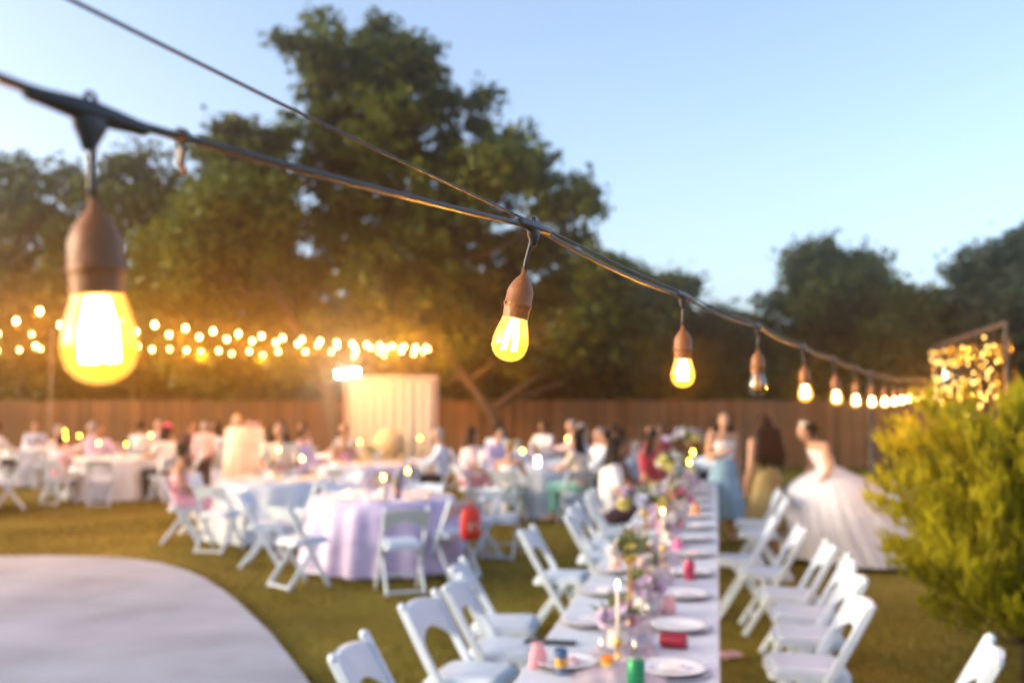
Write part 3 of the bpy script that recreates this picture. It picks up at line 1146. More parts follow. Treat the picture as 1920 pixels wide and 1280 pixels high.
def make_runner():
    g = np.random.default_rng(2)
    ns, nq = 330, 13
    vs = []
    for i in range(ns + 1):
        s = 3.6 + 9.3 * i / ns
        w = .13 + .03 * math.sin(s * 2.1) + .02 * math.sin(s * 5.3)
        for j in range(nq):
            v = j / (nq - 1) * 2 - 1
            q = -.39 + v * w + .02 * math.sin(s * 3.7)
            z = TOPZ + .006 + .020 * (1 - v * v) * (1 + .9 * math.sin(s * 23 + v * 5) * math.sin(s * 7.7 - v * 8)) + .004 * math.sin(s * 61 + v * 17)
            x, y = LT(s, q)
            vs.append((x, y, max(z, TOPZ + .004)))
    fs = [(i * nq + j, i * nq + j + 1, (i + 1) * nq + j + 1, (i + 1) * nq + j) for i in range(ns) for j in range(nq - 1)]
    m = MB().add(vs, fs)
    tag(obj('table_runner', m.mesh('table_runner', mat('chiffon', (.60, .56, .66), .7, .12, 6, color2=(.68, .60, .66), trans=.3), True)),
        'crumpled pale lilac chiffon runner down the middle of the long table', 'table runner')


make_runner()

# ------------------------------------------------------------------ flowers
PETAL = {n: mat('petal_' + n, c, .6, .12, 30, trans=.25) for n, c in
         {'white': (.72, .72, .74), 'lilac': (.58, .50, .70), 'pink': (.70, .46, .58), 'peach': (.74, .52, .44), 'blue': (.48, .52, .70), 'yellow': (.62, .58, .20), 'hot': (.70, .14, .35)}.items()}
green_leaf = leaf_mat('floral_green', (.09, .12, .04), (.24, .28, .12), 20)


def blossom_mesh(n=3):
    m = MB()
    for lay, (cnt, r, z, lift) in enumerate([(7, .038, 0, .012), (6, .028, .010, .020), (4, .016, .018, .024)]):
        for k in range(cnt):
            a = 2 * PI * (k + .5 * lay) / cnt
            d = Vector((math.cos(a), math.sin(a), 0))
            w = Vector((-math.sin(a), math.cos(a), 0)) * r * .55
            up = Vector((0, 0, 1))
            m.add([up * z, d * r * .55 - w + up * (z + lift * .5), d * r + up * (z + lift), d * r * .55 + w + up * (z + lift * .5)], [(0, 1, 2, 3)])
    m.ell((0, 0, .012), (.014, .014, .016), 8, 5)
    return m


BLOOM = {k: blossom_mesh().mesh('blossom', v, True) for k, v in PETAL.items()}
m = MB()
for k in range(9):
    a, e = k * 2.4, .3 + .12 * k
    d = Vector((math.cos(a) * math.cos(e), math.sin(a) * math.cos(e), math.sin(e)))
    w = d.cross(Vector((0, 0, 1))).normalized() * .02
    m.add([d * .02, d * .07 + w, d * .13, d * .07 - w], [(0, 1, 2, 3)])
LEAFS = m.mesh('leaves', green_leaf)
vase_m = MB()
vase_m.lathe([(.03, 0), (.045, .01), (.05, .05), (.035, .09), (.04, .11), (.036, .11), (.03, .09)], 16, cap=False)
VASE = vase_m.mesh('vase', mat('vase_ceramic', (.74, .72, .70), .3))


def bouquet(name, label, x, y, z, colors, n, r, seed, group, stand=0.0, standmat='vase', zs=.75):
    g = random.Random(seed)
    t = thing(name, label, 'flowers', (x, y, z), 0, group)
    if stand > 0:
        m = MB()
        m.lathe([(.075, 0), (.075, .008), (.02, .016), (.010, .04), (.008, stand * .5), (.010, stand - .04), (.03, stand - .02), (.045, stand), (.01, stand)], 16)
        obj('stand', m.mesh('stand', gold, True), t)
    else:
        obj('vase', VASE, t)
        stand = .10
    for k in range(3):
        obj('leaves', LEAFS, t, (g.uniform(-.3, .3) * r, g.uniform(-.3, .3) * r, stand), (0, 0, k * 2.1), (1.0 + r * 3,) * 3)
    for k in range(n):
        a = k * 2.4 + g.uniform(-.3, .3)
        e = math.acos(1 - (k + .5) / n)
        d = Vector((math.cos(a) * math.sin(e), math.sin(a) * math.sin(e), math.cos(e) * zs))
        p = d * r * g.uniform(.75, 1.1)
        q = d.to_track_quat('Z', 'Y').to_euler()
        obj('blossom', BLOOM[g.choice(colors)], t, p + Vector((0, 0, stand + .02)), q, (g.uniform(.9, 1.5),) * 3)
    return t


GF = 'flower arrangements on the long table'
for i, (s, q, cols, n, r, st, lab) in enumerate([
        (4.28, -.42, ['pink', 'lilac'], 7, .06, 0, 'small pink and lilac posy nearest the camera on the long table'),
        (4.98, -.36, ['lilac', 'pink'], 8, .065, 0, 'small lilac posy between the two gold stands on the long table'),
        (4.62, -.40, ['yellow', 'white'], 5, .05, .34, 'slim gold stand with a few small blooms at the near end of the long table'),
        (5.75, -.42, ['pink', 'white', 'lilac'], 9, .09, 0, 'pink and white posy on the long table beside the pink can'),
        (6.55, -.46, ['white', 'blue', 'lilac', 'yellow'], 16, .17, .34, 'white and blue flowers on a gold stand in the middle of the long table'),
        (7.4, -.36, ['pink', 'white', 'lilac'], 12, .12, 0, 'pink and white posy beyond the tall middle arrangement'),
        (8.1, -.42, ['white', 'lilac', 'pink'], 14, .14, 0, 'white and lilac mound half way down the long table'),
        (8.9, -.40, ['yellow', 'white'], 16, .13, .46, 'tall yellow green flower spike on a gold stand far along the long table'),
        (9.6, -.36, ['hot', 'pink', 'white'], 12, .13, 0, 'bright pink mound far along the long table'),
        (10.4, -.42, ['white', 'lilac'], 14, .16, 0, 'white and lilac mound toward the far end of the long table'),
        (11.2, -.38, ['lilac', 'blue', 'pink'], 14, .16, 0, 'lilac and blue mound toward the far end of the long table'),
        (12.3, -.34, ['white', 'lilac', 'blue', 'yellow'], 20, .18, .56, 'tallest white and lilac arrangement at the far end of the long table')]):
    x, y = LT(s, q)
    bouquet('flower_arrangement', lab, x, y, TOPZ, cols, n, r, 50 + i, GF, st)

for i, (s, q, z) in enumerate([(4.06, -.40, 1.10), (5.22, -.40, 1.13), (6.36, -.34, 1.15), (11.75, -.32, 1.13), (12.8, -.30, 1.19)]):
    x, y = LT(s, q)
    candle('lit white taper candle, %s from the camera on the long table' % ORD[i], x, y, z, TOPZ, 'candles on the long table', near=i < 3)


# small things left between the plates
def can(label, s, q, c, lying=None, z=TOPZ):
    x, y = LT(s, q)
    t = thing('drink_can', label, 'can', (x, y, z), lying or 0)
    m = MB()
    m.lathe([(.024, 0), (.026, .001), (.033, .009), (.033, .105), (.027, .118)], 20)
    cap = MB()
    cap.lathe([(.027, .118), (.0275, .121), (.0255, .121), (.0245, .117), (.001, .117)], 20, cap=False)
    cap.box((0, .006, .1195), (.012, .02, .002))
    M = Matrix.Identity(4)
    if lying is not None:
        M = Matrix.Translation((0, 0, .033)) @ Matrix.Rotation(PI / 2, 4, 'X') @ Matrix.Translation((0, 0, -.06))
    cm = mat('can_' + label.split()[0] + label.split()[1], c, .3, .1, 12, metallic=.3)
    obj('body', m.mesh('body', cm, True), t, M=M)
    obj('lid', cap.mesh('lid', mat('aluminium', (.6, .6, .62), .3, metallic=.9), True), t, M=M)


can('pink red drink can standing beside a plate on the shrub side', 6.02, -.17, (.42, .05, .12))
can('red drink can lying between the two nearest shrub side plates', 4.36, -.19, (.36, .03, .06), lying=1.25)
can('green drink can standing at the bottom edge of the picture', 3.70, -.30, (.02, .24, .11))


def favour(name, label, cat, s, q, w, h, c, kind, c2=None):
    x, y = LT(s, q)
    t = thing(name, label, cat, (x, y, TOPZ), .4)
    cm = mat(name + '_' + label.split()[0], c, .6, .12, 14)
    m = MB()
    if kind == 'bag':
        m.loft([((0, 0, 0), w, w * .6), ((0, 0, h * .5), w * 1.05, w * .66), ((0, 0, h * .8), w * .8, w * .4), ((0, 0, h * .86), w * .45, w * .25), ((0, 0, h), w * .85, w * .3)], 14)
        obj('bag', m.mesh('bag', cm, True), t)
        m = MB()
        m.lathe([(w * .5, h * .83), (w * .54, h * .86), (w * .5, h * .89)], 12, ripple=lambda r, z, a: r * (1 - .42 * abs(math.sin(a))))
        obj('ribbon', m.mesh('ribbon', PETAL['white']), t)
    else:
        m.lathe([(w * .75, 0), (w, h), (w * .95, h), (w * .72, .006), (.001, .006)], 18, cap=False)
        obj('cup', m.mesh('cup', cm, True), t)
        m = MB()
        m.lathe([(w * .825, h * .3), (w * .93, h * .68)], 18, cap=False, ripple=lambda r, z, a: r + .0015)
        obj('printed_band', m.mesh('printed_band', mat('band_' + name, c2 or (.7, .3, .05), .5, .6, 60), True), t)


favour('favour_bag', 'pink gathered favour bag at the near corner of the long table', 'favour bag', 3.92, -.70, .036, .10, (.74, .36, .42), 'bag')
favour('paper_cup', 'blue paper cup with orange print by the pink favour bag', 'cup', 3.86, -.60, .027, .095, (.05, .12, .26), 'cup', (.50, .30, .06))
favour('favour_cup', 'orange favour cup in the middle of the table near the camera', 'cup', 3.93, -.43, .025, .06, (.75, .27, .03), 'cup', (.9, .5, .05))
favour('favour_bag', 'pale pink favour bag on the runner beside the first gold stand', 'favour bag', 5.05, -.24, .035, .09, (.72, .42, .46), 'bag')
favour('favour_bag', 'peach favour bag standing left of the second gold stand', 'favour bag', 6.2, -.62, .04, .10, (.78, .48, .42), 'bag')
favour('favour_bag', 'rosy favour bag further along on the patio side of the table', 'favour bag', 7.5, -.62, .04, .11, (.70, .36, .42), 'bag')
favour('favour_bag', 'orange favour bag toward the far end of the long table', 'favour bag', 9.3, -.20, .045, .12, (.80, .36, .12), 'bag')
favour('favour_bag', 'bright pink favour bag half way down the long table', 'favour bag', 7.05, -.28, .035, .11, (.78, .22, .45), 'bag')
# dropped napkin
m = MB()
g = random.Random(6)
N = 9
vs = [((i / (N - 1) - .5) * .16, (j / (N - 1) - .5) * .12, .012 + .035 * abs(math.sin(i * 1.3 + j * .9)) * g.uniform(.6, 1)) for i in range(N) for j in range(N)]
m.add(vs, [(i * N + j, i * N + j + 1, (i + 1) * N + j + 1, (i + 1) * N + j) for i in range(N - 1) for j in range(N - 1)])
tag(obj('paper_napkin', m.mesh('paper_napkin', PETAL['pink'], True), None, (1.52, 7.1, 0), (0, 0, .5)), 'crumpled pink napkin dropped on the grass beside the long table', 'napkin')
# dark menu folder lying over the patio-side table edge
x, y = LT(4.33, -.72)
m = MB().bar((-.11, 0, .006), (.11, 0, .006), .07, .010)
o = obj('menu_folder', m.mesh('menu_folder', mat('menu_navy', (.03, .045, .06), .5)), None, (x, y, TOPZ), (0, 0, -.2))
tag(o, 'dark narrow folder lying at the patio side edge near the camera', 'folder')

# ------------------------------------------------------------------ round tables
def cloth_mesh(c, seed, drop=.73, r=.765, folds=17, flare=.13, c2=None):
    g = random.Random(seed)
    ph = [g.uniform(0, 6.28) for _ in range(4)]
    m = MB()
    prof = [(.001, .765), (.4, .766), (.70, .766), (r - .012, .765), (r, .756)]
    for k in range(1, 15):
        u = k / 14
        prof.append((r + .012 + flare * u ** .8 * .9, .756 - drop * u))
    def rip(rr, z, a):
        if z > .757:
            return rr
        u = (.756 - z) / drop
        f = math.sin(folds * a + ph[0] + .6 * math.sin(3 * a + ph[1])) + .4 * math.sin(folds * 2.3 * a // 1 * .0 + 9 * a + ph[2])
        return rr + flare * .55 * u ** .7 * f * .6
    m.lathe(prof, 120, ripple=rip, cap=False)
    return m.mesh('tablecloth', c, True)


cl_white = mat('cloth_white', (.55, .63, .73), .8, .06, 4, sheen=.2)
cl_lav = mat('cloth_lavender', (.47, .40, .68), .75, .14, 5, sheen=.3, color2=(.57, .52, .74))
cl_pale = mat('cloth_pale_lilac', (.48, .47, .65), .8, .08, 4, sheen=.2)
cl_blue = mat('cloth_pale_blue', (.46, .53, .68), .8, .08, 4, sheen=.2)
cl_plum = mat('cloth_plum', (.035, .02, .04), .8, .2, 5)
rt_top = MB()
rt_top.lathe([(.74, .725), (.76, .73), (.76, .752), (.74, .757), (.001, .757)], 40, cap=False)
RT_TOP = rt_top.mesh('tabletop', table_white)
RT_LEG = MB().tube([(0, 0, 0), (0, 0, .74)], .016, 8).mesh('leg', leg_grey, True)

TABLES = [  # x, y, cloth, colour words, where
    (-1.40, 10.98, cl_lav, 'lavender', 'the lavender table by the patio', 1),
    (-3.15, 13.3, cl_white, 'white', 'the white table beside the lavender one', 2),
    (-2.35, 16.4, cl_pale, 'pale lilac', 'the pale lilac table in front of the backdrop', 3),
    (0.42, 16.1, cl_white, 'white', 'the white table below the second bulb', 4),
    (-7.35, 18.7, cl_white, 'white', 'the white table in the left group', 5),
    (-9.55, 16.3, cl_blue, 'pale blue', 'the pale blue table at the left edge', 6),
    (0.10, 20.8, cl_white, 'white', 'the far white table right of the backdrop', 7),
    (2.55, 20.2, cl_pale, 'pale lilac', 'the far lilac table below the third bulb', 8),
    (-5.6, 21.4, cl_pale, 'pale lilac', 'the far lilac table left of the backdrop', 9),
    (-10.3, 21.8, cl_white, 'white', 'the far white table by the pale pole', 10),
    (2.35, 17.3, cl_white, 'white', 'the white table behind the long table', 11),
    (-7.9, 22.9, cl_pale, 'pale lilac', 'the farthest lilac table at left', 12),
    (-3.95, 19.2, cl_white, 'white', 'the white table just left of the backdrop', 13),
]
for (x, y, c, cw, where, k) in TABLES:
    t = thing('round_table', 'round folding table underneath the cloth of ' + where, 'table', (x, y, 0), k * .3, 'round tables')
    obj('tabletop', RT_TOP, t)
    for a in range(4):
        obj('leg', RT_LEG, t, (.5 * math.cos(a * PI / 2 + .8), .5 * math.sin(a * PI / 2 + .8), 0))
    tag(obj('tablecloth', cloth_mesh(c, k), None, (x, y, 0)), 'floor length %s cloth draped over %s' % (cw, where), 'tablecloth', 'cloths on the round tables')

RZ_TOP = .7675


LABEL_EXTRA = {(4, 1): ' with mint cloth', (2, 3): ' rear'}


def round_chairs(k, angles, rad=1.12, skip=()):
    x, y, c, cw, where, _ = TABLES[k - 1]
    out = []
    for i, (a, dr, extra) in enumerate(angles):
        r = rad + (extra or 0)
        px, py = x + r * math.cos(R(a)), y + r * math.sin(R(a))
        # position words: seen from the camera
        ox, oy = math.cos(R(a)), math.sin(R(a))
        near = 'near side' if oy < -.38 else ('far side' if oy > .38 else '')
        sidew = 'left' if ox < -.38 else ('right' if ox > .38 else '')
        pos = ' '.join(w for w in (near, sidew) if w) + LABEL_EXTRA.get((k, i), '')
        chair('white folding chair, %s, at %s' % (pos, where), px, py, facing(-ox, -oy) + dr, 'white chairs round the tables')
        out.append((px, py, facing(-ox, -oy) + dr))
    return out


C1 = round_chairs(1, [(-76, .06, .28), (-121, -.25, .18), (176, .1, .18), (28, .1, 0), (120, 0, 0), (75, 0, 0)])
# chair with the red bag and its neighbour stand off to the right of the lavender table
chair('white folding chair with a red bag on its back, right of the lavender table', -0.62, 10.42, facing(-.6, .8), 'white chairs round the tables')
chair('white folding chair turned away behind the one with the red bag', -0.12, 11.7, facing(.2, .97), 'white chairs round the tables')
C2 = round_chairs(2, [(-108, .02, .1), (-160, -.1, .02), (-52, .3, .0), (160, 0, 0), (100, 0, 0), (50, 0, 0), (0, 0, 0)])
C3 = round_chairs(3, [(-100, 0, 0), (-55, 0, 0), (-150, 0, 0), (170, 0, 0), (120, 0, 0), (60, 0, 0), (5, 0, 0)])
C4 = round_chairs(4, [(-110, .05, .2), (-68, -.1, .25), (-20, 0, 0), (25, 0, 0), (75, 0, 0), (125, 0, 0), (-160, 0, 0)])
C5 = round_chairs(5, [(-120, .1, .1), (-80, -.05, .15), (-30, 0, .1), (10, .2, .1), (60, 0, 0), (130, 0, 0), (175, 0, .05)])
C6 = round_chairs(6, [(-40, -.5, .45), (20, .1, .1), (75, 0, 0), (130, 0, 0)])
C7 = round_chairs(7, [(-110, 0, 0), (-60, 0, 0), (0, 0, 0), (60, 0, 0), (120, 0, 0), (180, 0, 0)])
C8 = round_chairs(8, [(-120, 0, 0), (-70, 0, 0), (-10, 0, 0), (60, 0, 0), (120, 0, 0), (175, 0, 0)])
C9 = round_chairs(9, [(-110, 0, 0), (-60, 0, 0), (0, 0, 0), (60, 0, 0), (120, 0, 0), (180, 0, 0)])
C10 = round_chairs(10, [(-110, 0, 0), (-60, 0, 0), (0, 0, 0), (60, 0, 0), (120, 0, 0), (180, 0, 0)])
C11 = round_chairs(11, [(-120, 0, 0), (-70, 0, 0), (-15, 0, 0), (35, 0, 0), (80, 0, 0), (125, 0, 0), (180, 0, 0)])
C12 = round_chairs(12, [(-100, 0, 0), (-55, 0, 0), (0, 0, 0), (60, 0, 0), (120, 0, 0), (180, 0, 0)])
C13 = round_chairs(13, [(-110, 0, 0), (-60, 0, 0), (0, 0, 0), (60, 0, 0), (120, 0, 0)])

# plates, centrepieces and candles on the round tables
CLOCK = ['near', 'near right', 'right', 'far right', 'far', 'far left', 'left', 'near left']
for (x, y, c, cw, where, k) in TABLES:
    n = 8 if k <= 4 else 0
    for i in range(n):
        a = -PI / 2 + 2 * PI * i / 8
        p = obj('dinner_plate', plate_me, None, (x + .55 * math.cos(a), y + .55 * math.sin(a), RZ_TOP))
        tag(p, 'white plate, %s, on %s' % (CLOCK[i], where), 'plate', 'plates on the round tables')
    gg = random.Random(k)
    cols = [['white', 'lilac', 'pink'], ['lilac', 'pink', 'white'], ['pink', 'peach', 'lilac'], ['white', 'yellow', 'lilac']][k % 4]
    bouquet('table_centrepiece', 'low flower centrepiece in the middle of ' + where, x, y, RZ_TOP, cols, 12, .13, 200 + k, 'flower centrepieces', .0 if k % 3 else .16)
for i in range(3):
    a = [-2.1, -1.6, -.6][i]
    o = obj('tumbler', glass_me, None, (-1.40 + .34 * math.cos(a) - .1, 10.98 + .34 * math.sin(a) - .08, RZ_TOP))
    tag(o, 'clear drinking glass on the lavender table, %s from the left' % ORD[i], 'glass', 'glasses on the lavender table')
t = thing('bottle', 'dark bottle standing near the candle on the lavender table', 'bottle', (-1.22, 10.72, RZ_TOP))
m = MB()
m.lathe([(.036, 0), (.038, .01), (.038, .14), (.028, .18), (.013, .21), (.013, .26)], 16)
obj('body', m.mesh('body', mat('bottle_dark', (.015, .012, .03), .15, .2), True), t)
m = MB()
m.lathe([(.0385, .04), (.0385, .12)], 16, cap=False)
obj('label_band', m.mesh('label_band', mat('bottle_label', (.25, .03, .05), .5, .2)), t)

GC = 'candles on the round tables'
for (lab, x, y, z) in [
        ('lit candle on the lavender table, left one of the pair', -1.38, 10.75, 1.015), ('lit candle on the lavender table, right one of the pair', -1.14, 10.95, 1.07),
        ('lit candle on the white table behind the dark haired woman', -3.08, 13.2, 1.19), ('lit candle on the right part of the white table beside the lavender one', -2.78, 13.25, 1.075),
        ('lit candle on the pale lilac table before the backdrop', -2.5, 16.4, 1.16), ('lit candle against the right part of the backdrop', -1.85, 20.7 - .6, 1.09),
        ('lit candle just right of the backdrop edge', -1.45, 20.6, 1.07),
        ('lit candle on the white table below the second bulb', .17, 16.1, 1.03), ('left of the two lit candles above the far white table', 1.13, 20.4, 1.06),
        ('right of the two lit candles toward the third bulb', 1.5, 20.6, 1.03),
        ('far lit candle left of the pale pole pair', -10.0, 21.9, 1.18), ('far lit candle second along near the pale pole', -9.75, 21.8, 1.17),
        ('lit candle low beside the second far candle at left', -9.2, 20.6, 1.08), ('lit candle third along in the left group', -8.7, 20.1, 1.14),
        ('lit candle on the white table of the left group', -7.65, 18.5, 1.06), ('lit candle right of centre on the white table of the left group', -7.1, 18.4, 1.04),
        ('left of a close pair of far candles at left', -7.3, 20.2, 1.14), ('right of a close pair of far candles at left', -7.15, 20.3, 1.09),
        ('lit candle on the pale blue table at the left edge', -8.9, 16.2, 1.04)]:
    # stands on a table if one is below it, otherwise on a tall floor stand
    zb = 0.0
    for (tx, ty, *_r) in TABLES:
        if math.hypot(tx - x, ty - y) < .74:
            zb = RZ_TOP
    if zb == 0.0:
        best = min(TABLES, key=lambda T: math.hypot(T[0] - x, T[1] - y))
        d = Vector((x - best[0], y - best[1]))
        # slide along the line of sight onto the nearest table
        e = Vector((x, y)).normalized()
        tt = Vector((best[0], best[1]))
        kk = tt.dot(e)
        off = tt - e * kk
        if off.length < .7:
            sc = kk / Vector((x, y)).length
            x, y = e.x * kk, e.y * kk
            z = 1.8 + (z - 1.8) * sc
            zb = RZ_TOP
    candle(lab, x, y, z, zb, GC)

# red bag on the chair back
t = thing('red_bag', 'bright red bag with a pale printed patch hanging on a chair back', 'bag', (-0.415, 10.12, -.165), facing(-.6, .8) + PI, None, 1.15)
m = MB()
m.loft([((0, 0, .50), .07, .03), ((0, 0, .52), .095, .05), ((0, 0, .60), .105, .06), ((0, 0, .70), .10, .055), ((0, 0, .76), .08, .045), ((0, 0, .785), .05, .025)], 16)
obj('body', m.mesh('body', mat('bag_red', (.62, .03, .02), .5, .12), True), t)
m = MB().extrude_poly([(-.055, .585), (.055, .585), (.06, .62), (.045, .655), (-.045, .655), (-.06, .62)], lambda x, z, d: (x, .063 + d - abs(x) * .18, z), .006)
obj('printed_patch', m.mesh('printed_patch', mat('patch_grey', (.45, .38, .36), .6, .4, 60)), t)
obj('strap', MB().tube([(-.03, 0, .77), (-.02, -.01, .83), (.02, -.01, .83), (.03, 0, .77)], .008, 6).mesh('strap', MATS['bag_red'], True), t)

# ------------------------------------------------------------------ backdrop, floodlight, wicker chair
def backdrop():
    x0, x1, y, h = -3.66, -1.68, 22.0, 2.32
    t = thing('curtain_stand', 'cream curtain backdrop on a frame in front of the fence', 'backdrop', ((x0 + x1) / 2, y, 0))
    w = x1 - x0
    fm = mat('backdrop_pipe', (.6, .58, .55), .4, metallic=.4)
    for s in (-1, 1):
        obj('upright', MB().tube([(s * w / 2, .03, 0), (s * w / 2, .03, h)], .018, 8).mesh('upright', fm, True), t)
        obj('foot', MB().bar((s * w / 2, -.25, .012), (s * w / 2, .25, .012), .05, .02).mesh('foot', fm), t)
    obj('crossbar', MB().tube([(-w / 2, .03, h), (w / 2, .03, h)], .018, 8).mesh('crossbar', fm, True), t)
    cream = mat('cream_curtain', (.72, .71, .64), .8, .05, 5, trans=.15)
    blush = mat('blush_curtain', (.72, .60, .57), .8, .06, 5, trans=.15)
    def panel(a, b, m_, yo, ph, zt=h + .02, tail=0):
        n = 44
        vs = []
        for j in range(9):
            z = .02 + (zt - .02) * j / 8
            for i in range(n + 1):
                u = i / n
                x = a + (b - a) * u + tail * (1 - j / 8) * u
                vs.append((x, yo + .035 * math.sin(u * (b - a) * 34 + ph) * (1.1 - .5 * j / 8) + .012 * math.sin(u * 71 + ph), z))
        MBp = MB().add(vs, [(j * (n + 1) + i, j * (n + 1) + i + 1, (j + 1) * (n + 1) + i + 1, (j + 1) * (n + 1) + i) for j in range(8) for i in range(n)])
        return obj('curtain_panel', MBp.mesh('curtain_panel', m_, True), t)
    for k in range(4):
        a = -w / 2 + .03 + (w - .06) * k / 4
        panel(a, a + (w - .06) / 4 + .02, cream, -.03 - .004 * k, k * 1.7)
    p = panel(w / 2 - .07, w / 2 + .05, blush, -.07, .3)
    p['label'] = 'blush pink side drape'
    p = panel(-w / 2 - .04, -w / 2 + .06, blush, -.07, 1.3)
    p['label'] = 'blush pink side drape'
    m = MB()   # swag along the top
    vs = []
    n = 40
    for j in range(5):
        for i in range(n + 1):
            u = i / n
            vs.append((-w / 2 - .04 + (w + .1) * u, -.10 - .03 * math.sin(j * 1.2), h + .03 - j / 4 * (.05 + .05 * abs(math.sin(u * PI * 3)))))
    m.add(vs, [(j * (n + 1) + i, j * (n + 1) + i + 1, (j + 1) * (n + 1) + i + 1, (j + 1) * (n + 1) + i) for j in range(4) for i in range(n)])
    obj('swag', m.mesh('swag', blush, True), t)


backdrop()


def floodlight():
    t = thing('floodlight_stand', 'twin white floodlight shining on a stand beside the backdrop', 'floodlight', (-3.52, 21.35, 0))
    st = mat('stand_black', (.03, .03, .03), .5)
    for k in range(3):
        a = k * 2.094 + .5
        obj('leg', MB().tube([(0, 0, .55), (.42 * math.cos(a), .42 * math.sin(a), .01)], .012, 6).mesh('leg', st, True), t)
    obj('mast', MB().tube([(0, 0, .3), (0, 0, 2.32)], .014, 8).mesh('mast', st, True), t)
    obj('crossbar', MB().tube([(-.18, 0, 2.30), (.18, 0, 2.30)], .014, 8).mesh('crossbar', st, True), t)
    led = emit_mat('floodlight_led', (1.0, .95, .84), 34)
    for s, tilt in ((-1, .12), (1, -.05)):
        m = MB()
        m.extrude_poly([(-.11, -.075), (.11, -.075), (.11, .075), (-.11, .075)], lambda x, z, d: (x, d, z), .05)
        M = Matrix.Translation((s * .135, -.03, 2.40 + .015 * s)) @ Matrix.Rotation(.25 * s, 4, 'Z') @ Matrix.Rotation(tilt, 4, 'X')
        h = obj('lamp_head', m.mesh('lamp_head', st), t, M=M)
        m = MB()
        m.extrude_poly([(-.1, -.066), (.1, -.066), (.1, .066), (-.1, .066)], lambda x, z, d: (x, d - .028, z), .004)
        obj('lens', m.mesh('lens', led), h)
    l = bpy.data.lights.new('flood_beam', 'AREA')
    l.energy = 12
    l.size = .25
    l.color = (1.0, .93, .78)
    lo = bpy.data.objects.new('flood_beam', l)
    COL.objects.link(lo)
    lo.parent = t
    lo.location = (0, -.12, 2.4)
    lo.rotation_euler = (Vector((-.3, 1.0, .45))).to_track_quat('Z', 'Y').to_euler()


floodlight()


def wicker_chair():
    t = thing('wicker_armchair', 'golden wicker armchair with rounded back before the cream backdrop', 'armchair', (-2.66, 21.1, 0), PI)
    wk = mat('wicker', (.46, .38, .22), .7, .3, 40, bump=.6, bscale=120)
    m = MB()
    n = 24
    fan = [(.36 * math.cos(a) * 1.0, .78 + .46 * math.sin(a)) for a in np.linspace(-.35, PI + .35, n)]
    m.extrude_poly(fan, lambda x, z, d: (x, -.26 + d + .25 * x * x - (z - .5) * .12, z), .045)
    obj('back', m.mesh('back', wk, True), t)
    m = MB()
    m.lathe([(.30, .30), (.31, .36), (.30, .42), (.24, .45), (.001, .455)], 24, cap=False)
    obj('seat', m.mesh('seat', wk, True), t)
    m = MB()
    m.lathe([(.24, 0), (.20, .14), (.27, .31)], 24, cap=False)
    obj('base', m.mesh('base', wk, True), t)
    for s in (-1, 1):
        obj('arm', MB().tube([(s * .30, -.22, .62), (s * .36, -.05, .66), (s * .35, .14, .64), (s * .29, .22, .40)], .03, 8).mesh('arm', wk, True), t)


wicker_chair()


def draped_stand():
    t = thing('draped_stand', 'cream draped upright stand with pink flowers on top left of the backdrop', 'stand', (-5.08, 19.0, 0), .1)
    m = MB()
    m.lathe([(.42, .28), (.40, .6), (.36, 1.0), (.34, 1.26), (.32, 1.30), (.001, 1.31)], 60, ripple=lambda r, z, a: r * (1 + .035 * math.sin(11 * a) * max(0, (1.3 - z))) * (1 - .0 * z), cap=False)
    obj('drape', m.mesh('drape', mat('cream_drape', (.66, .62, .52), .8), True), t)
    for k in range(3):
        a = k * 2.1
        obj('leg', MB().tube([(.25 * math.cos(a), .25 * math.sin(a), 0), (.25 * math.cos(a), .25 * math.sin(a), .7)], .02, 8).mesh('leg', leg_grey, True), t)
    g = random.Random(3)
    for k in range(14):
        obj('blossom', BLOOM[g.choice(['pink', 'peach', 'white', 'lilac'])], t, (g.uniform(-.26, .3), g.uniform(-.2, .1), 1.32 + g.uniform(0, .07)), (g.uniform(-.5, .5), g.uniform(-.5, .5), 0), (1.4,) * 3)


draped_stand()

# small table with a pale blue cloth, half hidden between gown and shrub
t = thing('side_table', 'small table with pale blue cloth between the white gown and the shrub', 'table', (5.05, 12.9, 0), .2)
obj('tabletop', MB().bar((-.6, 0, .72), (.6, 0, .72), .70, .03).mesh('tabletop', table_white), t)
m = MB()
vs = []
for i in range(41):
    x = -.62 + 1.24 * i / 40
    vs += [(x, -.372 - .02 * math.sin(i * .9), .56 + .02 * math.sin(i * .5)), (x, -.362, .742), (x, .362, .742), (x, .372, .56)]
m.add(vs, [(4 * i + k, 4 * i + 4 + k, 4 * i + 5 + k, 4 * i + 1 + k) for i in range(40) for k in range(3)])
obj('cloth', m.mesh('cloth', mat('cloth_ice', (.55, .68, .74), .8), True), t)
for sx in (-.5, .5):
    for sy in (-.28, .28):
        obj('leg', RT_LEG, t, (sx, sy, 0), scale=(1, 1, .96))
t = thing('black_case', 'black case standing on the grass below the pale blue table', 'case', (4.95, 12.55, 0), .3)
m = MB().bar((-.3, 0, .22), (.3, 0, .22), .3, .40, ch=.12)
obj('body', m.mesh('body', mat('case_black', (.015, .015, .017), .5)), t)
obj('handle', MB().tube([(-.07, 0, .41), (-.06, 0, .45), (.06, 0, .45), (.07, 0, .41)], .01, 6).mesh('handle', MATS['case_black'], True), t)

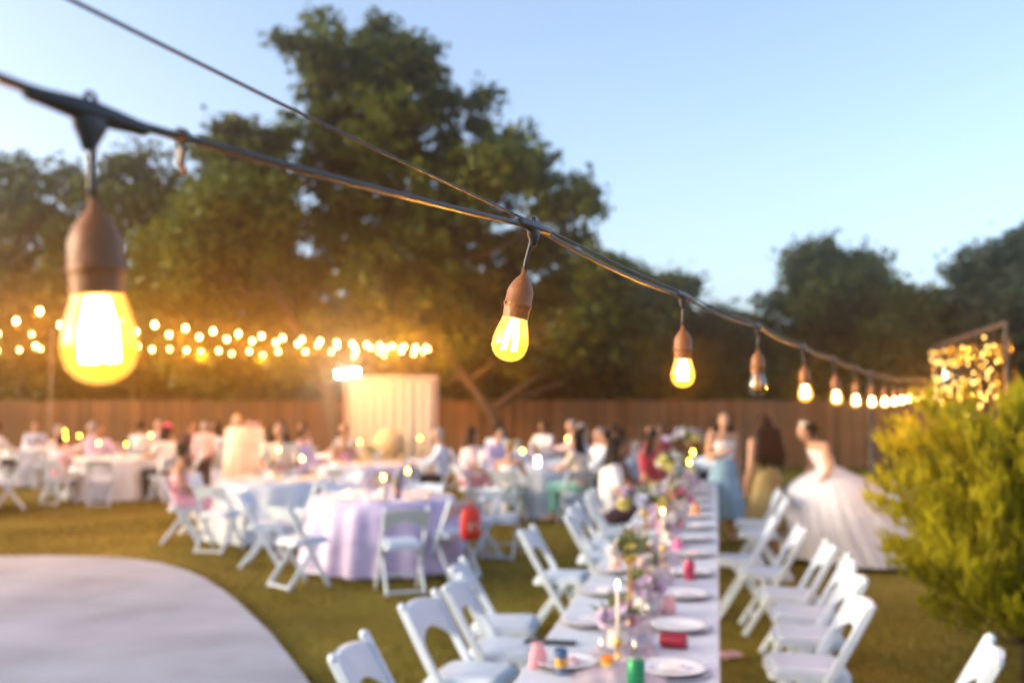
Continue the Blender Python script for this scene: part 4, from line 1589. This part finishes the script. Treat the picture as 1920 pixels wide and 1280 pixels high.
# ------------------------------------------------------------------ people
SKIN = [mat('skin_%d' % i, c, .55, .06, 10, spec=.3) for i, c in enumerate([(.46, .27, .18), (.36, .19, .115), (.27, .135, .08), (.52, .32, .23)])]
HAIR = {k: mat('hair_' + k, c, .65, .35, 6, spec=.12, stretch=(9, 9, .8), bump=.4, bscale=40) for k, c in
        {'black': (.012, .009, .008), 'brown': (.028, .013, .007), 'grey': (.28, .27, .27), 'blonde': (.36, .26, .14)}.items()}


def pose_joints(kind):
    J = {}
    if kind.startswith('sit'):
        J['pelvis'] = (0, -.06, .54)
        J['waist'] = (0, -.07, .72)
        J['chest'] = (0, -.055, .92)
        J['neck'] = (0, -.04, 1.08)
        J['head'] = (0, .0, 1.235)
        for s, n in ((-1, 'l'), (1, 'r')):
            J['sh' + n] = (s * .172, -.055, 1.01)
            if kind == 'sit_table':
                J['el' + n] = (s * .235, .10, .80)
                J['wr' + n] = (s * .13, .32, .80)
                J['ha' + n] = (-s * .15, 1, .0)
            else:
                J['el' + n] = (s * .24, .0, .76)
                J['wr' + n] = (s * .10, .20, .645)
                J['ha' + n] = (-s * .5, .8, -.1)
            J['hip' + n] = (s * .09, -.04, .53)
            J['kn' + n] = (s * .10, .37, .515)
            J['an' + n] = (s * .10, .34, .09)
            J['toe' + n] = (s * .115, .49, .035)
    else:
        lean = .0
        J['pelvis'] = (0, 0, .90)
        J['waist'] = (0, .0, 1.06)
        J['chest'] = (0, .01, 1.26)
        J['neck'] = (0, .005, 1.41)
        J['head'] = (0, .035, 1.545)
        for s, n in ((-1, 'l'), (1, 'r')):
            J['sh' + n] = (s * .17, .0, 1.345)
            J['el' + n] = (s * .215, -.03, 1.07)
            J['wr' + n] = (s * .225, .06, .84)
            J['ha' + n] = (0, .2, -1)
            J['hip' + n] = (s * .085, 0, .88)
            J['kn' + n] = (s * .09, .015, .49)
            J['an' + n] = (s * .09, -.02, .09)
            J['toe' + n] = (s * .11, .13, .035)
        if kind == 'stand_talk':
            J['elr'] = (.22, .02, 1.08)
            J['wrr'] = (.08, .22, 1.17)
            J['har'] = (-.6, .6, .5)
        if kind == 'stand_lean':     # bending forward a little, hands gathering a skirt
            for k, dy, dz in (('waist', .03, 0), ('chest', .11, -.02), ('neck', .18, -.04), ('head', .25, -.065), ('shl', .13, -.04), ('shr', .13, -.04)):
                a = J[k]
                J[k] = (a[0], a[1] + dy, a[2] + dz)
            J['ell'], J['wrl'], J['hal'] = (-.25, .12, 1.06), (-.27, .27, .88), (-.1, .6, -.8)
            J['elr'], J['wrr'], J['har'] = (.27, .06, 1.06), (.29, .20, .86), (.1, .5, -.8)
    return J


def head_mesh(m, c, turn=0.0, k=1.0):
    """egg-shaped head with brow, nose, lips, chin and ears; looks along +Y"""
    n, mm = 22, 18
    vs = []
    M = Matrix.Rotation(turn, 3, 'Z')
    for i in range(mm + 1):
        th = PI * (.02 + .96 * i / mm)
        z = -math.cos(th)
        for q in range(n):
            a = 2 * PI * q / n
            x, y = math.sin(th) * math.cos(a) * .074, math.sin(th) * math.sin(a) * .092
            if z < 0:
                x *= 1 + .30 * z * (1 if y > 0 else .5)
                y *= 1 + .10 * z if y > 0 else 1 + .35 * z
            f = max(0, math.sin(a)) ** 8 * math.sin(th)
            y += f * (.020 * math.exp(-((z + .16) / .13) ** 2) + .008 * math.exp(-((z + .52) / .10) ** 2) + .006 * math.exp(-((z + .85) / .12) ** 2) - .004 * math.exp(-((z - .06) / .08) ** 2))
            vs.append(M @ Vector((x * k, y * k, z * .115 * k)) + Vector(c))
    fs = [(i * n + q, i * n + (q + 1) % n, (i + 1) * n + (q + 1) % n, (i + 1) * n + q) for i in range(mm) for q in range(n)]
    fs += [tuple(range(n))[::-1], tuple(range(mm * n, (mm + 1) * n))]
    m.add(vs, fs)
    for s in (-1, 1):
        p = M @ Vector((s * .073 * k, -.008 * k, -.005 * k))
        m.ell(p + Vector(c), (.011 * k, .019 * k, .030 * k), 8, 6, M)


def hand(m, w, d, s):
    w, d = Vector(w), Vector(d).normalized()
    up = Vector((0, 0, 1)) if abs(d.z) < .8 else Vector((0, 1, 0))
    side = d.cross(up).normalized()
    nrm = side.cross(d)
    m.caps(w, .024, w + d * .045, .026)
    m.caps(w + d * .05 - side * .016, .019, w + d * .05 + side * .016, .019)
    for k, ln in ((-1.5, .062), (-.5, .074), (.5, .07), (1.5, .054)):
        b = w + d * .068 + side * k * .0195
        mid = b + d * ln * .55 - nrm * .010
        m.caps(b, .0092, mid, .0088)
        m.caps(mid, .0088, mid + d * ln * .42 - nrm * .022, .0075)
    b = w + d * .02 + side * s * .026
    mid = b + d * .032 + side * s * .022
    m.caps(b, .012, mid, .0105)
    m.caps(mid, .0105, mid + d * .03 - nrm * .006, .0085)


def torso_rings(J, g=0.0, top=True, k=1.0):
    P, W, C, N = (Vector(J[x]) for x in ('pelvis', 'waist', 'chest', 'neck'))
    r = [(P + Vector((0, 0, -.09)), .10 + g, .09 + g), (P, .155 + g, .115 + g), (P.lerp(W, .5), .148 + g, .108 + g), (W, .128 + g, .096 + g), (W.lerp(C, .5), .138 + g, .104 + g),
         (C, .155 + g, .112 + g)]
    if top:
        r += [(C.lerp(N, .4), .160 + g, .098 + g), (C.lerp(N, .75), .125 + g, .075 + g), (N, .062 + g * .6, .058 + g * .6)]
    return [(tuple(c), a * k, b * k) for c, a, b in r]


def body(kind, turn=0.0):
    J = pose_joints(kind)
    m = MB()
    m.loft(torso_rings(J), 18)
    m.caps(Vector(J['neck']) - Vector((0, 0, .03)), .055, Vector(J['head']) - Vector((0, .02, .06)), .05)
    head_mesh(m, J['head'], turn)
    for s, n in ((-1, 'l'), (1, 'r')):
        sh, el, wr = J['sh' + n], J['el' + n], J['wr' + n]
        m.caps(Vector(J['chest']) + Vector((s * .09, 0, .06)), .07, sh, .056)
        m.caps(sh, .052, el, .039)
        m.caps(el, .038, wr, .025)
        hand(m, wr, J['ha' + n], -s)
        m.caps(J['hip' + n], .092, J['kn' + n], .060)
        m.caps(J['kn' + n], .058, Vector(J['kn' + n]).lerp(Vector(J['an' + n]), .35), .055)
        m.caps(Vector(J['kn' + n]).lerp(Vector(J['an' + n]), .35), .055, J['an' + n], .036)
        m.caps(J['an' + n], .038, J['toe' + n], .03)
    return remesh(m, 'body', .0085, SKIN[0], 3), J


BODIES = {k: body(*a) for k, a in {'sit_table': ('sit_table', 0), 'sit_lap': ('sit_lap', .35), 'stand': ('stand', 0), 'stand_talk': ('stand_talk', -.3), 'stand_lean': ('stand_lean', 0)}.items()}
TURN = {'sit_table': 0, 'sit_lap': .35, 'stand': 0, 'stand_talk': -.3, 'stand_lean': 0}
CLOTH = {}


def garment(kind, what):
    key = (kind, what)
    if key in CLOTH:
        return CLOTH[key]
    J = BODIES[kind][1]
    m = MB()
    sit = kind.startswith('sit')
    if what in ('shirt', 'tee'):
        rings = torso_rings(J, .016)
        m.loft(rings[1 if sit else 0:], 18)
        for s, n in ((-1, 'l'), (1, 'r')):
            m.caps(Vector(J['chest']) + Vector((s * .09, 0, .06)), .082, J['sh' + n], .068)
            e = J['el' + n] if what == 'shirt' else tuple(Vector(J['sh' + n]).lerp(Vector(J['el' + n]), .6))
            m.caps(J['sh' + n], .066, e, .054)
            if what == 'shirt':
                m.caps(J['el' + n], .053, Vector(J['el' + n]).lerp(Vector(J['wr' + n]), .9), .038)
    elif what == 'bodice':
        m.loft([r for r in torso_rings(J, .012, top=False)][1:] + [(tuple(Vector(J['chest']).lerp(Vector(J['neck']), .22)), .150, .108)], 22)
    elif what == 'trousers':
        m.loft(torso_rings(J, .014, top=False)[:3], 18)
        for n in 'lr':
            m.caps(J['hip' + n], .106, J['kn' + n], .078)
            m.caps(J['kn' + n], .076, J['an' + n], .062)
    elif what == 'skirt':
        if sit:
            m.loft(torso_rings(J, .014, top=False)[:3], 18)
            for n in 'lr':
                m.caps(J['hip' + n], .115, J['kn' + n], .088)
                m.caps(J['kn' + n], .086, Vector(J['kn' + n]).lerp(Vector(J['an' + n]), .72), .085)
            m.caps((0, -.02, .54), .09, (0, .36, .53), .075)
            m.caps((0, .36, .53), .075, (0, .36, .24), .07)
        else:
            P = Vector(J['pelvis'])
            m.lathe([(.13, .16), (.17, .05), (.19, -.1), (.24, -.3), (.29, -.58), (.10, -.58)], 40, tuple(P), ripple=lambda r, z, a: r * (1 + (.05 * max(0, -z) / .5) * math.sin(9 * a)))
    mesh_ = remesh(m, what, .012, cl_white, 2)
    CLOTH[key] = mesh_
    return mesh_


HAIRS = {}


def hair_mesh(kind, style):
    key = (kind, style)
    if key in HAIRS:
        return HAIRS[key]
    J = BODIES[kind][1]
    c = Vector(J['head'])
    M = Matrix.Rotation(TURN[kind], 3, 'Z')
    m = MB()
    def off(x, y, z):
        return c + M @ Vector((x, y, z))
    m.ell(off(0, -.022, .024), (.086, .090, .108), 16, 12, M)
    if style == 'long':
        g = random.Random(8)
        for k in range(11):
            x = -.095 + .19 * k / 10
            ln = .36 - .10 * abs(x) / .1 + g.uniform(-.05, .05)
            yb = -.075 + .05 * (abs(x) / .1) ** 2
            m.caps(off(x * .7, yb, .03), .030, off(x * 1.05, yb - .03, -.14), .030)
            m.caps(off(x * 1.05, yb - .03, -.14), .030, off(x * 1.25, yb - .075, -.14 - ln * .65), .016)
    elif style == 'bun':
        m.ell(off(0, -.085, .085), (.045, .045, .042), 12, 8)
        m.caps(off(-.05, -.06, -.05), .025, off(.05, -.06, -.05), .025)
    elif style == 'bob':
        for k in range(9):
            x = -.09 + .18 * k / 8
            yb = -.07 + .06 * (abs(x) / .09) ** 2
            m.caps(off(x * .85, yb, .02), .028, off(x * 1.02, yb, -.12), .026)
    elif style == 'updo':
        m.ell(off(0, -.085, .045), (.072, .07, .08), 12, 8)
        for s in (-1, 1):
            m.caps(off(s * .07, -.03, -.02), .018, off(s * .075, -.05, -.12), .010)
    HAIRS[key] = remesh(m, 'hair', .009, HAIR['black'], 2)
    return HAIRS[key]


FACE = {}


def face_meshes(kind):
    if kind in FACE:
        return FACE[kind]
    c = Vector(BODIES[kind][1]['head'])
    M = Matrix.Rotation(TURN[kind], 3, 'Z')
    e = []
    for s in (-1, 1):
        m = MB().ell(c + M @ Vector((s * .030, .079, .004)), (.012, .007, .006), 8, 6, M)
        e.append(m.mesh('eye', mat('eye_dark', (.03, .02, .015), .2)))
    mo = MB().ell(c + M @ Vector((0, .086, -.058)), (.021, .007, .006), 10, 5, M).mesh('mouth', mat('lips', (.34, .11, .10), .5))
    FACE[kind] = (e, mo)
    return FACE[kind]


def colour(name, c, **k):
    return mat('fabric_' + name, c, .8, .10, 7, sheen=.15, **k)


def person(label, x, y, rz, pose, skin=0, hair=('black', 'short'), top=('shirt', 'white'), bottom=('trousers', 'dark'), scale=1.0, z=0.0, extra=None):
    t = thing('person', label, 'person', (x, y, z), rz, None, scale)
    b = obj('body', BODIES[pose][0], t, material=SKIN[skin])
    es, mo = face_meshes(pose)
    for e in es:
        obj('eye', e, t)
    obj('mouth', mo, t)
    if hair:
        obj('hair', hair_mesh(pose, hair[1]), t, material=HAIR[hair[0]])
    if top:
        obj(top[0], garment(pose, top[0]), t, material=FAB[top[1]])
    if bottom:
        obj(bottom[0], garment(pose, bottom[0]), t, material=FAB[bottom[1]])
    return t


FAB = {n: colour(n, c) for n, c in {
    'white': (.72, .72, .74), 'cream': (.66, .58, .46), 'dark': (.02, .02, .026), 'plum': (.05, .022, .04), 'pink': (.70, .36, .46), 'palepink': (.72, .52, .58), 'blue': (.30, .42, .66),
    'paleblue': (.48, .58, .74), 'mint': (.22, .52, .44), 'red': (.36, .03, .05), 'lilac': (.50, .42, .66), 'rose': (.56, .22, .26), 'denim': (.20, .36, .50), 'sage': (.20, .26, .18),
    'grey': (.26, .27, .30), 'brown': (.12, .06, .035)}.items()}
FAB['gold'] = mat('fabric_gold', (.22, .165, .055), .5, .35, 60, metallic=.15, sheen=.2)


def hat(t, pose, kind, m_):
    c = Vector(BODIES[pose][1]['head'])
    m = MB()
    if kind == 'cowboy':
        m.lathe([(.094, .06), (.092, .09), (.084, .15), (.06, .165), (.001, .155)], 20, c, cap=False)
        vs = []
        for r in (.085, .13, .175):
            for k in range(28):
                a = 2 * PI * k / 28
                vs.append((c.x + r * math.cos(a), c.y + r * 1.15 * math.sin(a), c.z + .062 + .05 * ((r - .085) / .09) ** 2 * math.cos(a) ** 2))
        m.add(vs, [(j * 28 + k, j * 28 + (k + 1) % 28, (j + 1) * 28 + (k + 1) % 28, (j + 1) * 28 + k) for j in range(2) for k in range(28)])
        obj('hat', m.mesh('hat', m_, True), t)
    else:
        m.lathe([(.090, .035), (.092, .06), (.086, .10), (.06, .13), (.001, .138)], 20, c, cap=False)
        m.extrude_poly([(-.07, .05), (.07, .05), (.06, .13), (.03, .155), (-.03, .155), (-.06, .13)], lambda x, y, d: (c.x + x, c.y + y, c.z + .045 + d - x * x * 3), .008)
        obj('cap', m.mesh('cap', m_, True), t)


# --- the three women standing at the far end of the long table
def gown():
    """wide white tulle ball gown: layered, rippled skirt"""
    m = MB()
    n = 220
    def rip(seed, amp):
        g = random.Random(seed)
        ks = [(g.randint(7, 34), g.uniform(0, 6.28), g.uniform(.3, 1)) for _ in range(6)]
        return lambda r, z, a: r * (1 + .08 * math.sin(a * 2 + 1.2) * (1.05 - z) + amp * max(0, 1.02 - z) * sum(w * math.sin(k * a + p + .3 * math.sin(2 * a)) for k, p, w in ks) / 3)
    for s, k in ((1, 1.0), (2, .95), (3, .9)):
        prof = [(.12 * k, 1.05), (.19 * k, 1.0), (.34 * k, .93), (.48 * k, .83), (.60 * k, .69), (.68 * k, .52), (.74 * k, .34), (.79 * k, .17), (.82 * k, .03)]
        m.lathe(prof, n, ripple=rip(s, .075 if s == 1 else .05), cap=False)
    m.v = [(x, y - .30 * max(0, 1.0 - z) ** 1.5, z) for x, y, z in m.v]
    return m.mesh('skirt', mat('tulle', (.80, .82, .88), .9, .04, 8, trans=.25), True)


bx, by = 3.62, 11.45
t = person('young woman in strapless white ball gown and tiara bending to her left', bx, by, facing(-.93, -.18), 'stand_lean', 0, ('black', 'updo'), ('bodice', 'white'), None, .985)
obj('gown_skirt', gown(), t, (0, -.02, .015), scale=(1.06, 1.06, 1.0))
m = MB()
c = Vector(BODIES['stand_lean'][1]['head'])
for k in range(9):
    a = -1.25 + 2.5 * k / 8 + PI / 2
    p = c + Vector((.082 * math.cos(a), .078 * math.sin(a) - .02, .088))
    hgt = .012 + .026 * math.cos((k - 4) / 4 * 1.3)
    m.caps(p, .0045, p + Vector((0, -.01, hgt)), .003)
m.tube([c + Vector((.084 * math.cos(a), .080 * math.sin(a) - .02, .086)) for a in np.linspace(-1.25 + PI / 2, 1.25 + PI / 2, 14)], .004, 6)
obj('tiara', m.mesh('tiara', mat('tiara_silver', (.78, .76, .72), .2, .1, 40, metallic=.6), True), t)

t = person('woman with long brown hair in gold sequin dress seen from behind', 2.93, 11.55, facing(-.25, .95), 'stand_talk', 0, ('brown', 'long'), ('bodice', 'gold'), ('skirt', 'gold'), .985)
m = MB()   # extra loose length so the hair reaches the waist
c = Vector(BODIES['stand_talk'][1]['head'])
g = random.Random(2)
for k in range(13):
    x = -.15 + .30 * k / 12
    m.caps(c + Vector((x * .75, -.09, -.06)), .042, c + Vector((x + .01, -.15, -.34)), .034)
    m.caps(c + Vector((x + .01, -.15, -.34)), .034, c + Vector((x * 1.05 + .01, -.13, -.47 + g.uniform(-.05, .04))), .014)
obj('hair_length', remesh(m, 'hair_length', .012, HAIR['brown'], 2), t)
t = person('woman in white strapless top and pale blue skirt facing the camera', 2.72, 12.9, facing(.25, -.97), 'stand_talk', 0, ('black', 'bob'), ('bodice', 'white'), ('skirt', 'denim'), 1.0)

# --- seated guests: at chairs whose seat centre is (x, y), facing rz
def sit(label, spot, pose='sit_table', skin=0, hair=('black', 'short'), top=('shirt', 'white'), bottom=('trousers', 'dark'), scale=1.0):
    x, y, rz = spot
    return person(label, x + math.sin(rz) * .0, y, rz, pose, skin, hair, top, bottom, scale)


sit('girl in pink dress with dark hair sitting beside the white table', C2[1], 'sit_lap', 1, ('black', 'bun'), ('bodice', 'pink'), ('skirt', 'pink'), .93)
t = sit('man in pale blue shirt and cream hat seated at the left edge', C6[0], 'sit_table', 0, ('grey', 'short'), ('shirt', 'paleblue'), ('trousers', 'plum'), 1.06)
hat(t, 'sit_table', 'cowboy', mat('hat_cream', (.66, .58, .44), .8))
sit('child in coral and white top seated left of the white table', C5[0], 'sit_table', 1, ('black', 'short'), ('tee', 'palepink'), ('trousers', 'grey'), .88)
t = sit('guest in dark clothes wearing a bright pink cap at left', C5[4], 'sit_table', 1, ('black', 'short'), ('tee', 'brown'), ('trousers', 'dark'), 1.0)
hat(t, 'sit_table', 'cap', mat('cap_magenta', (.62, .05, .22), .7))
sit('guest in lilac top seated behind the white left table', C5[5], 'sit_table', 2, ('black', 'bun'), ('shirt', 'lilac'), ('skirt', 'lilac'), 1.0)
sit('grey haired guest in pale pink top seated far left', C5[6], 'sit_table', 0, ('grey', 'short'), ('shirt', 'palepink'), ('trousers', 'grey'), 1.0)
sit('guest in white shirt at the far side of the pale blue table', C6[2], 'sit_table', 1, ('black', 'short'), ('shirt', 'white'), ('trousers', 'dark'), 1.0)
person('man in pink shirt and dark trousers standing left of the draped stand', -5.95, 19.3, facing(-.3, .9), 'stand', 0, ('grey', 'short'), ('shirt', 'palepink'), ('trousers', 'plum'), .84)
person('woman in maroon top standing beside the man in pink shirt', -6.3, 19.6, facing(.8, -.6), 'stand', 1, ('black', 'bun'), ('tee', 'plum'), ('trousers', 'plum'), .84)
sit('woman with very long dark hair in cream top at the white table', C2[4], 'sit_table', 1, ('black', 'long'), ('tee', 'cream'), ('skirt', 'cream'), 1.12)
sit('blonde guest in rose top seated beyond the draped stand', C9[4], 'sit_table', 3, ('blonde', 'long'), ('tee', 'rose'), ('skirt', 'rose'), 1.12)
sit('man in lilac blue shirt with dark hair at the pale lilac table', C3[3], 'sit_table', 1, ('black', 'short'), ('shirt', 'lilac'), ('trousers', 'dark'), 1.0)
sit('guest in coral pink dress beside the left part of the backdrop', C3[4], 'sit_table', 1, ('black', 'bun'), ('bodice', 'pink'), ('skirt', 'pink'), .95)
sit('guest in pale blue top on the right of the pale lilac table', C3[6], 'sit_table', 0, ('grey', 'short'), ('shirt', 'paleblue'), ('trousers', 'dark'), 1.0)
sit('woman with long hair in pale pink top left of the white table', C4[6], 'sit_lap', 0, ('brown', 'long'), ('tee', 'palepink'), ('skirt', 'rose'), 1.03)
sit('guest in sage green dress in the chair below the second bulb', C4[0], 'sit_table', 0, ('blonde', 'short'), ('bodice', 'white'), ('skirt', 'sage'), .9)
t = sit('woman with long dark hair in cream top holding a glowing phone', (C4[1][0] + .02, C4[1][1], C4[1][2] + .6), 'sit_table', 0, ('black', 'long'), ('tee', 'cream'), ('skirt', 'mint'), 1.0)
sit('guest in pale blue shirt right of the white table', C4[2], 'sit_table', 1, ('black', 'short'), ('shirt', 'paleblue'), ('trousers', 'dark'), 1.0)
sit('man in white shirt on the far right of the white table', C4[3], 'sit_table', 0, ('grey', 'short'), ('shirt', 'white'), ('trousers', 'grey'), 1.0)
sit('guest in lilac top at the far side of the white table', C4[5], 'sit_table', 0, ('black', 'short'), ('shirt', 'lilac'), ('trousers', 'dark'), 1.0)
sit('guest in pale pink shirt behind the pair of far candles', C7[2], 'sit_table', 0, ('grey', 'short'), ('shirt', 'palepink'), ('trousers', 'grey'), 1.04)
sit('guest in pale blue shirt at the far table right of the backdrop', C7[0], 'sit_table', 1, ('black', 'short'), ('shirt', 'paleblue'), ('trousers', 'dark'), 1.0)
sit('guest in white shirt at the far lilac table below the third bulb', C8[5], 'sit_table', 1, ('grey', 'short'), ('shirt', 'white'), ('trousers', 'dark'), 1.0)
sit('guest in peach top at the far lilac table', C8[0], 'sit_table', 0, ('brown', 'bun'), ('tee', 'cream'), ('trousers', 'grey'), 1.0)
x, y = LT(11.1, -1.10)
sit('woman with long dark hair seated on the patio side of the long table', (x, y, FN + .3), 'sit_lap', 1, ('black', 'long'), ('tee', 'white'), ('skirt', 'plum'), 1.04)
x, y = LT(12.9, -.75)
sit('woman in dark red top seated toward the far end of the long table', (x, y + .2, FN - .5), 'sit_lap', 1, ('black', 'long'), ('tee', 'red'), ('skirt', 'red'), 1.06)
x, y = LT(14.0, -.75)
person('guest in rose red dress standing past the end of the long table', x, y + .5, facing(.3, -.9), 'stand', 1, ('black', 'bun'), ('tee', 'red'), ('skirt', 'red'), .88)
x, y = LT(12.0, -1.1)
sit('guest in dark top next to the woman in red at the long table', (x, y, FN), 'sit_table', 2, ('black', 'bob'), ('tee', 'brown'), ('trousers', 'dark'), 1.0)
sit('guest in lilac shirt at the far lilac table left of the backdrop', C9[2], 'sit_table', 1, ('black', 'short'), ('shirt', 'lilac'), ('trousers', 'dark'), 1.0)
sit('guest in white shirt at the far table by the pale pole', C10[0], 'sit_table', 2, ('black', 'short'), ('shirt', 'white'), ('trousers', 'dark'), 1.0)
sit('guest in pale pink blouse at the far table by the pale pole', C10[2], 'sit_table', 0, ('grey', 'bob'), ('shirt', 'palepink'), ('trousers', 'grey'), 1.0)
for ch_spot, lab in ((C10[4], 'guest in pale blue shirt behind the far table by the pale pole'),):
    sit(lab, ch_spot, 'sit_table', 1, ('black', 'short'), ('shirt', 'paleblue'), ('trousers', 'dark'), 1.0)

for sp, lab, pose, sk, hr, tp, bt in [
        (C11[0], 'guest in white blouse with black bun behind the long table', 'sit_table', 1, ('black', 'bun'), ('shirt', 'white'), ('skirt', 'grey')),
        (C11[2], 'guest in pale blue shirt at the table behind the long table', 'sit_lap', 0, ('brown', 'short'), ('shirt', 'paleblue'), ('trousers', 'dark')),
        (C11[4], 'guest in maroon top facing us behind the long table', 'sit_table', 1, ('black', 'bob'), ('tee', 'plum'), ('trousers', 'dark')),
        (C11[5], 'guest in rose top facing us behind the long table', 'sit_table', 2, ('black', 'short'), ('tee', 'rose'), ('trousers', 'dark')),
        (C11[6], 'guest in lilac shirt between the two white tables right of centre', 'sit_table', 0, ('black', 'short'), ('shirt', 'lilac'), ('trousers', 'dark')),
        (C13[0], 'guest in pale pink top with long hair near the backdrop', 'sit_table', 1, ('black', 'long'), ('tee', 'palepink'), ('skirt', 'palepink')),
        (C13[3], 'man in grey shirt facing us just left of the backdrop', 'sit_table', 0, ('black', 'short'), ('shirt', 'grey'), ('trousers', 'dark')),
        (C12[0], 'guest in white shirt at the farthest lilac table', 'sit_table', 1, ('black', 'short'), ('shirt', 'white'), ('trousers', 'dark')),
        (C12[2], 'guest in maroon top at the farthest lilac table', 'sit_table', 1, ('black', 'bob'), ('tee', 'plum'), ('trousers', 'dark')),
        (C12[4], 'guest in pale pink shirt beyond the farthest lilac table', 'sit_table', 0, ('grey', 'short'), ('shirt', 'palepink'), ('trousers', 'dark')),
        (C7[3], 'guest in white shirt beyond the far table right of the backdrop', 'sit_table', 2, ('black', 'short'), ('shirt', 'white'), ('trousers', 'dark')),
        (C8[3], 'guest in lilac blouse beyond the far lilac table', 'sit_table', 1, ('black', 'long'), ('tee', 'lilac'), ('trousers', 'dark')),
        (C5[2], 'guest in white top on the right of the white left table', 'sit_table', 1, ('black', 'bob'), ('tee', 'white'), ('trousers', 'dark')),
        (C9[0], 'guest in pale blue blouse at the far lilac table near the stand', 'sit_table', 0, ('brown', 'bob'), ('tee', 'paleblue'), ('skirt', 'paleblue'))]:
    sit(lab, sp, pose, sk, hr, tp, bt, 1.0)

# glowing phone in the hands of the woman in cream
t = thing('phone', 'small lit phone screen held by the woman in cream', 'phone', (.38, 14.95, .90), .5)
obj('case', MB().bar((0, 0, -.075), (0, 0, .075), .075, .009, up=(0, 1, 0)).mesh('case', mat('phone_black', (.02, .02, .02), .3)), t)
obj('screen', MB().box((0, -.0062, 0), (.068, .002, .14)).mesh('screen', emit_mat('phone_screen', (.95, .97, 1), 6)), t)

# ------------------------------------------------------------------ haze added for a lens-like glow round the bulbs: closed box over everything
HAZE_D, HAZE_G = 0.0036, 0.92
m = bpy.data.materials.new('haze')
m.use_nodes = True
m.node_tree.nodes.clear()
pv = m.node_tree.nodes.new('ShaderNodeVolumePrincipled')
pv.inputs['Color'].default_value = (0.95, 0.88, 0.76, 1)
pv.inputs['Density'].default_value = HAZE_D
pv.inputs['Anisotropy'].default_value = HAZE_G
mo = m.node_tree.nodes.new('ShaderNodeOutputMaterial')
m.node_tree.links.new(pv.outputs[0], mo.inputs['Volume'])
tag(obj('haze', MB().box((0, 70, 7.0), (450, 400, 16)).mesh('haze', m)), 'thin haze added over the garden to give the bulbs a lens-like glow', 'haze', kind='stuff')
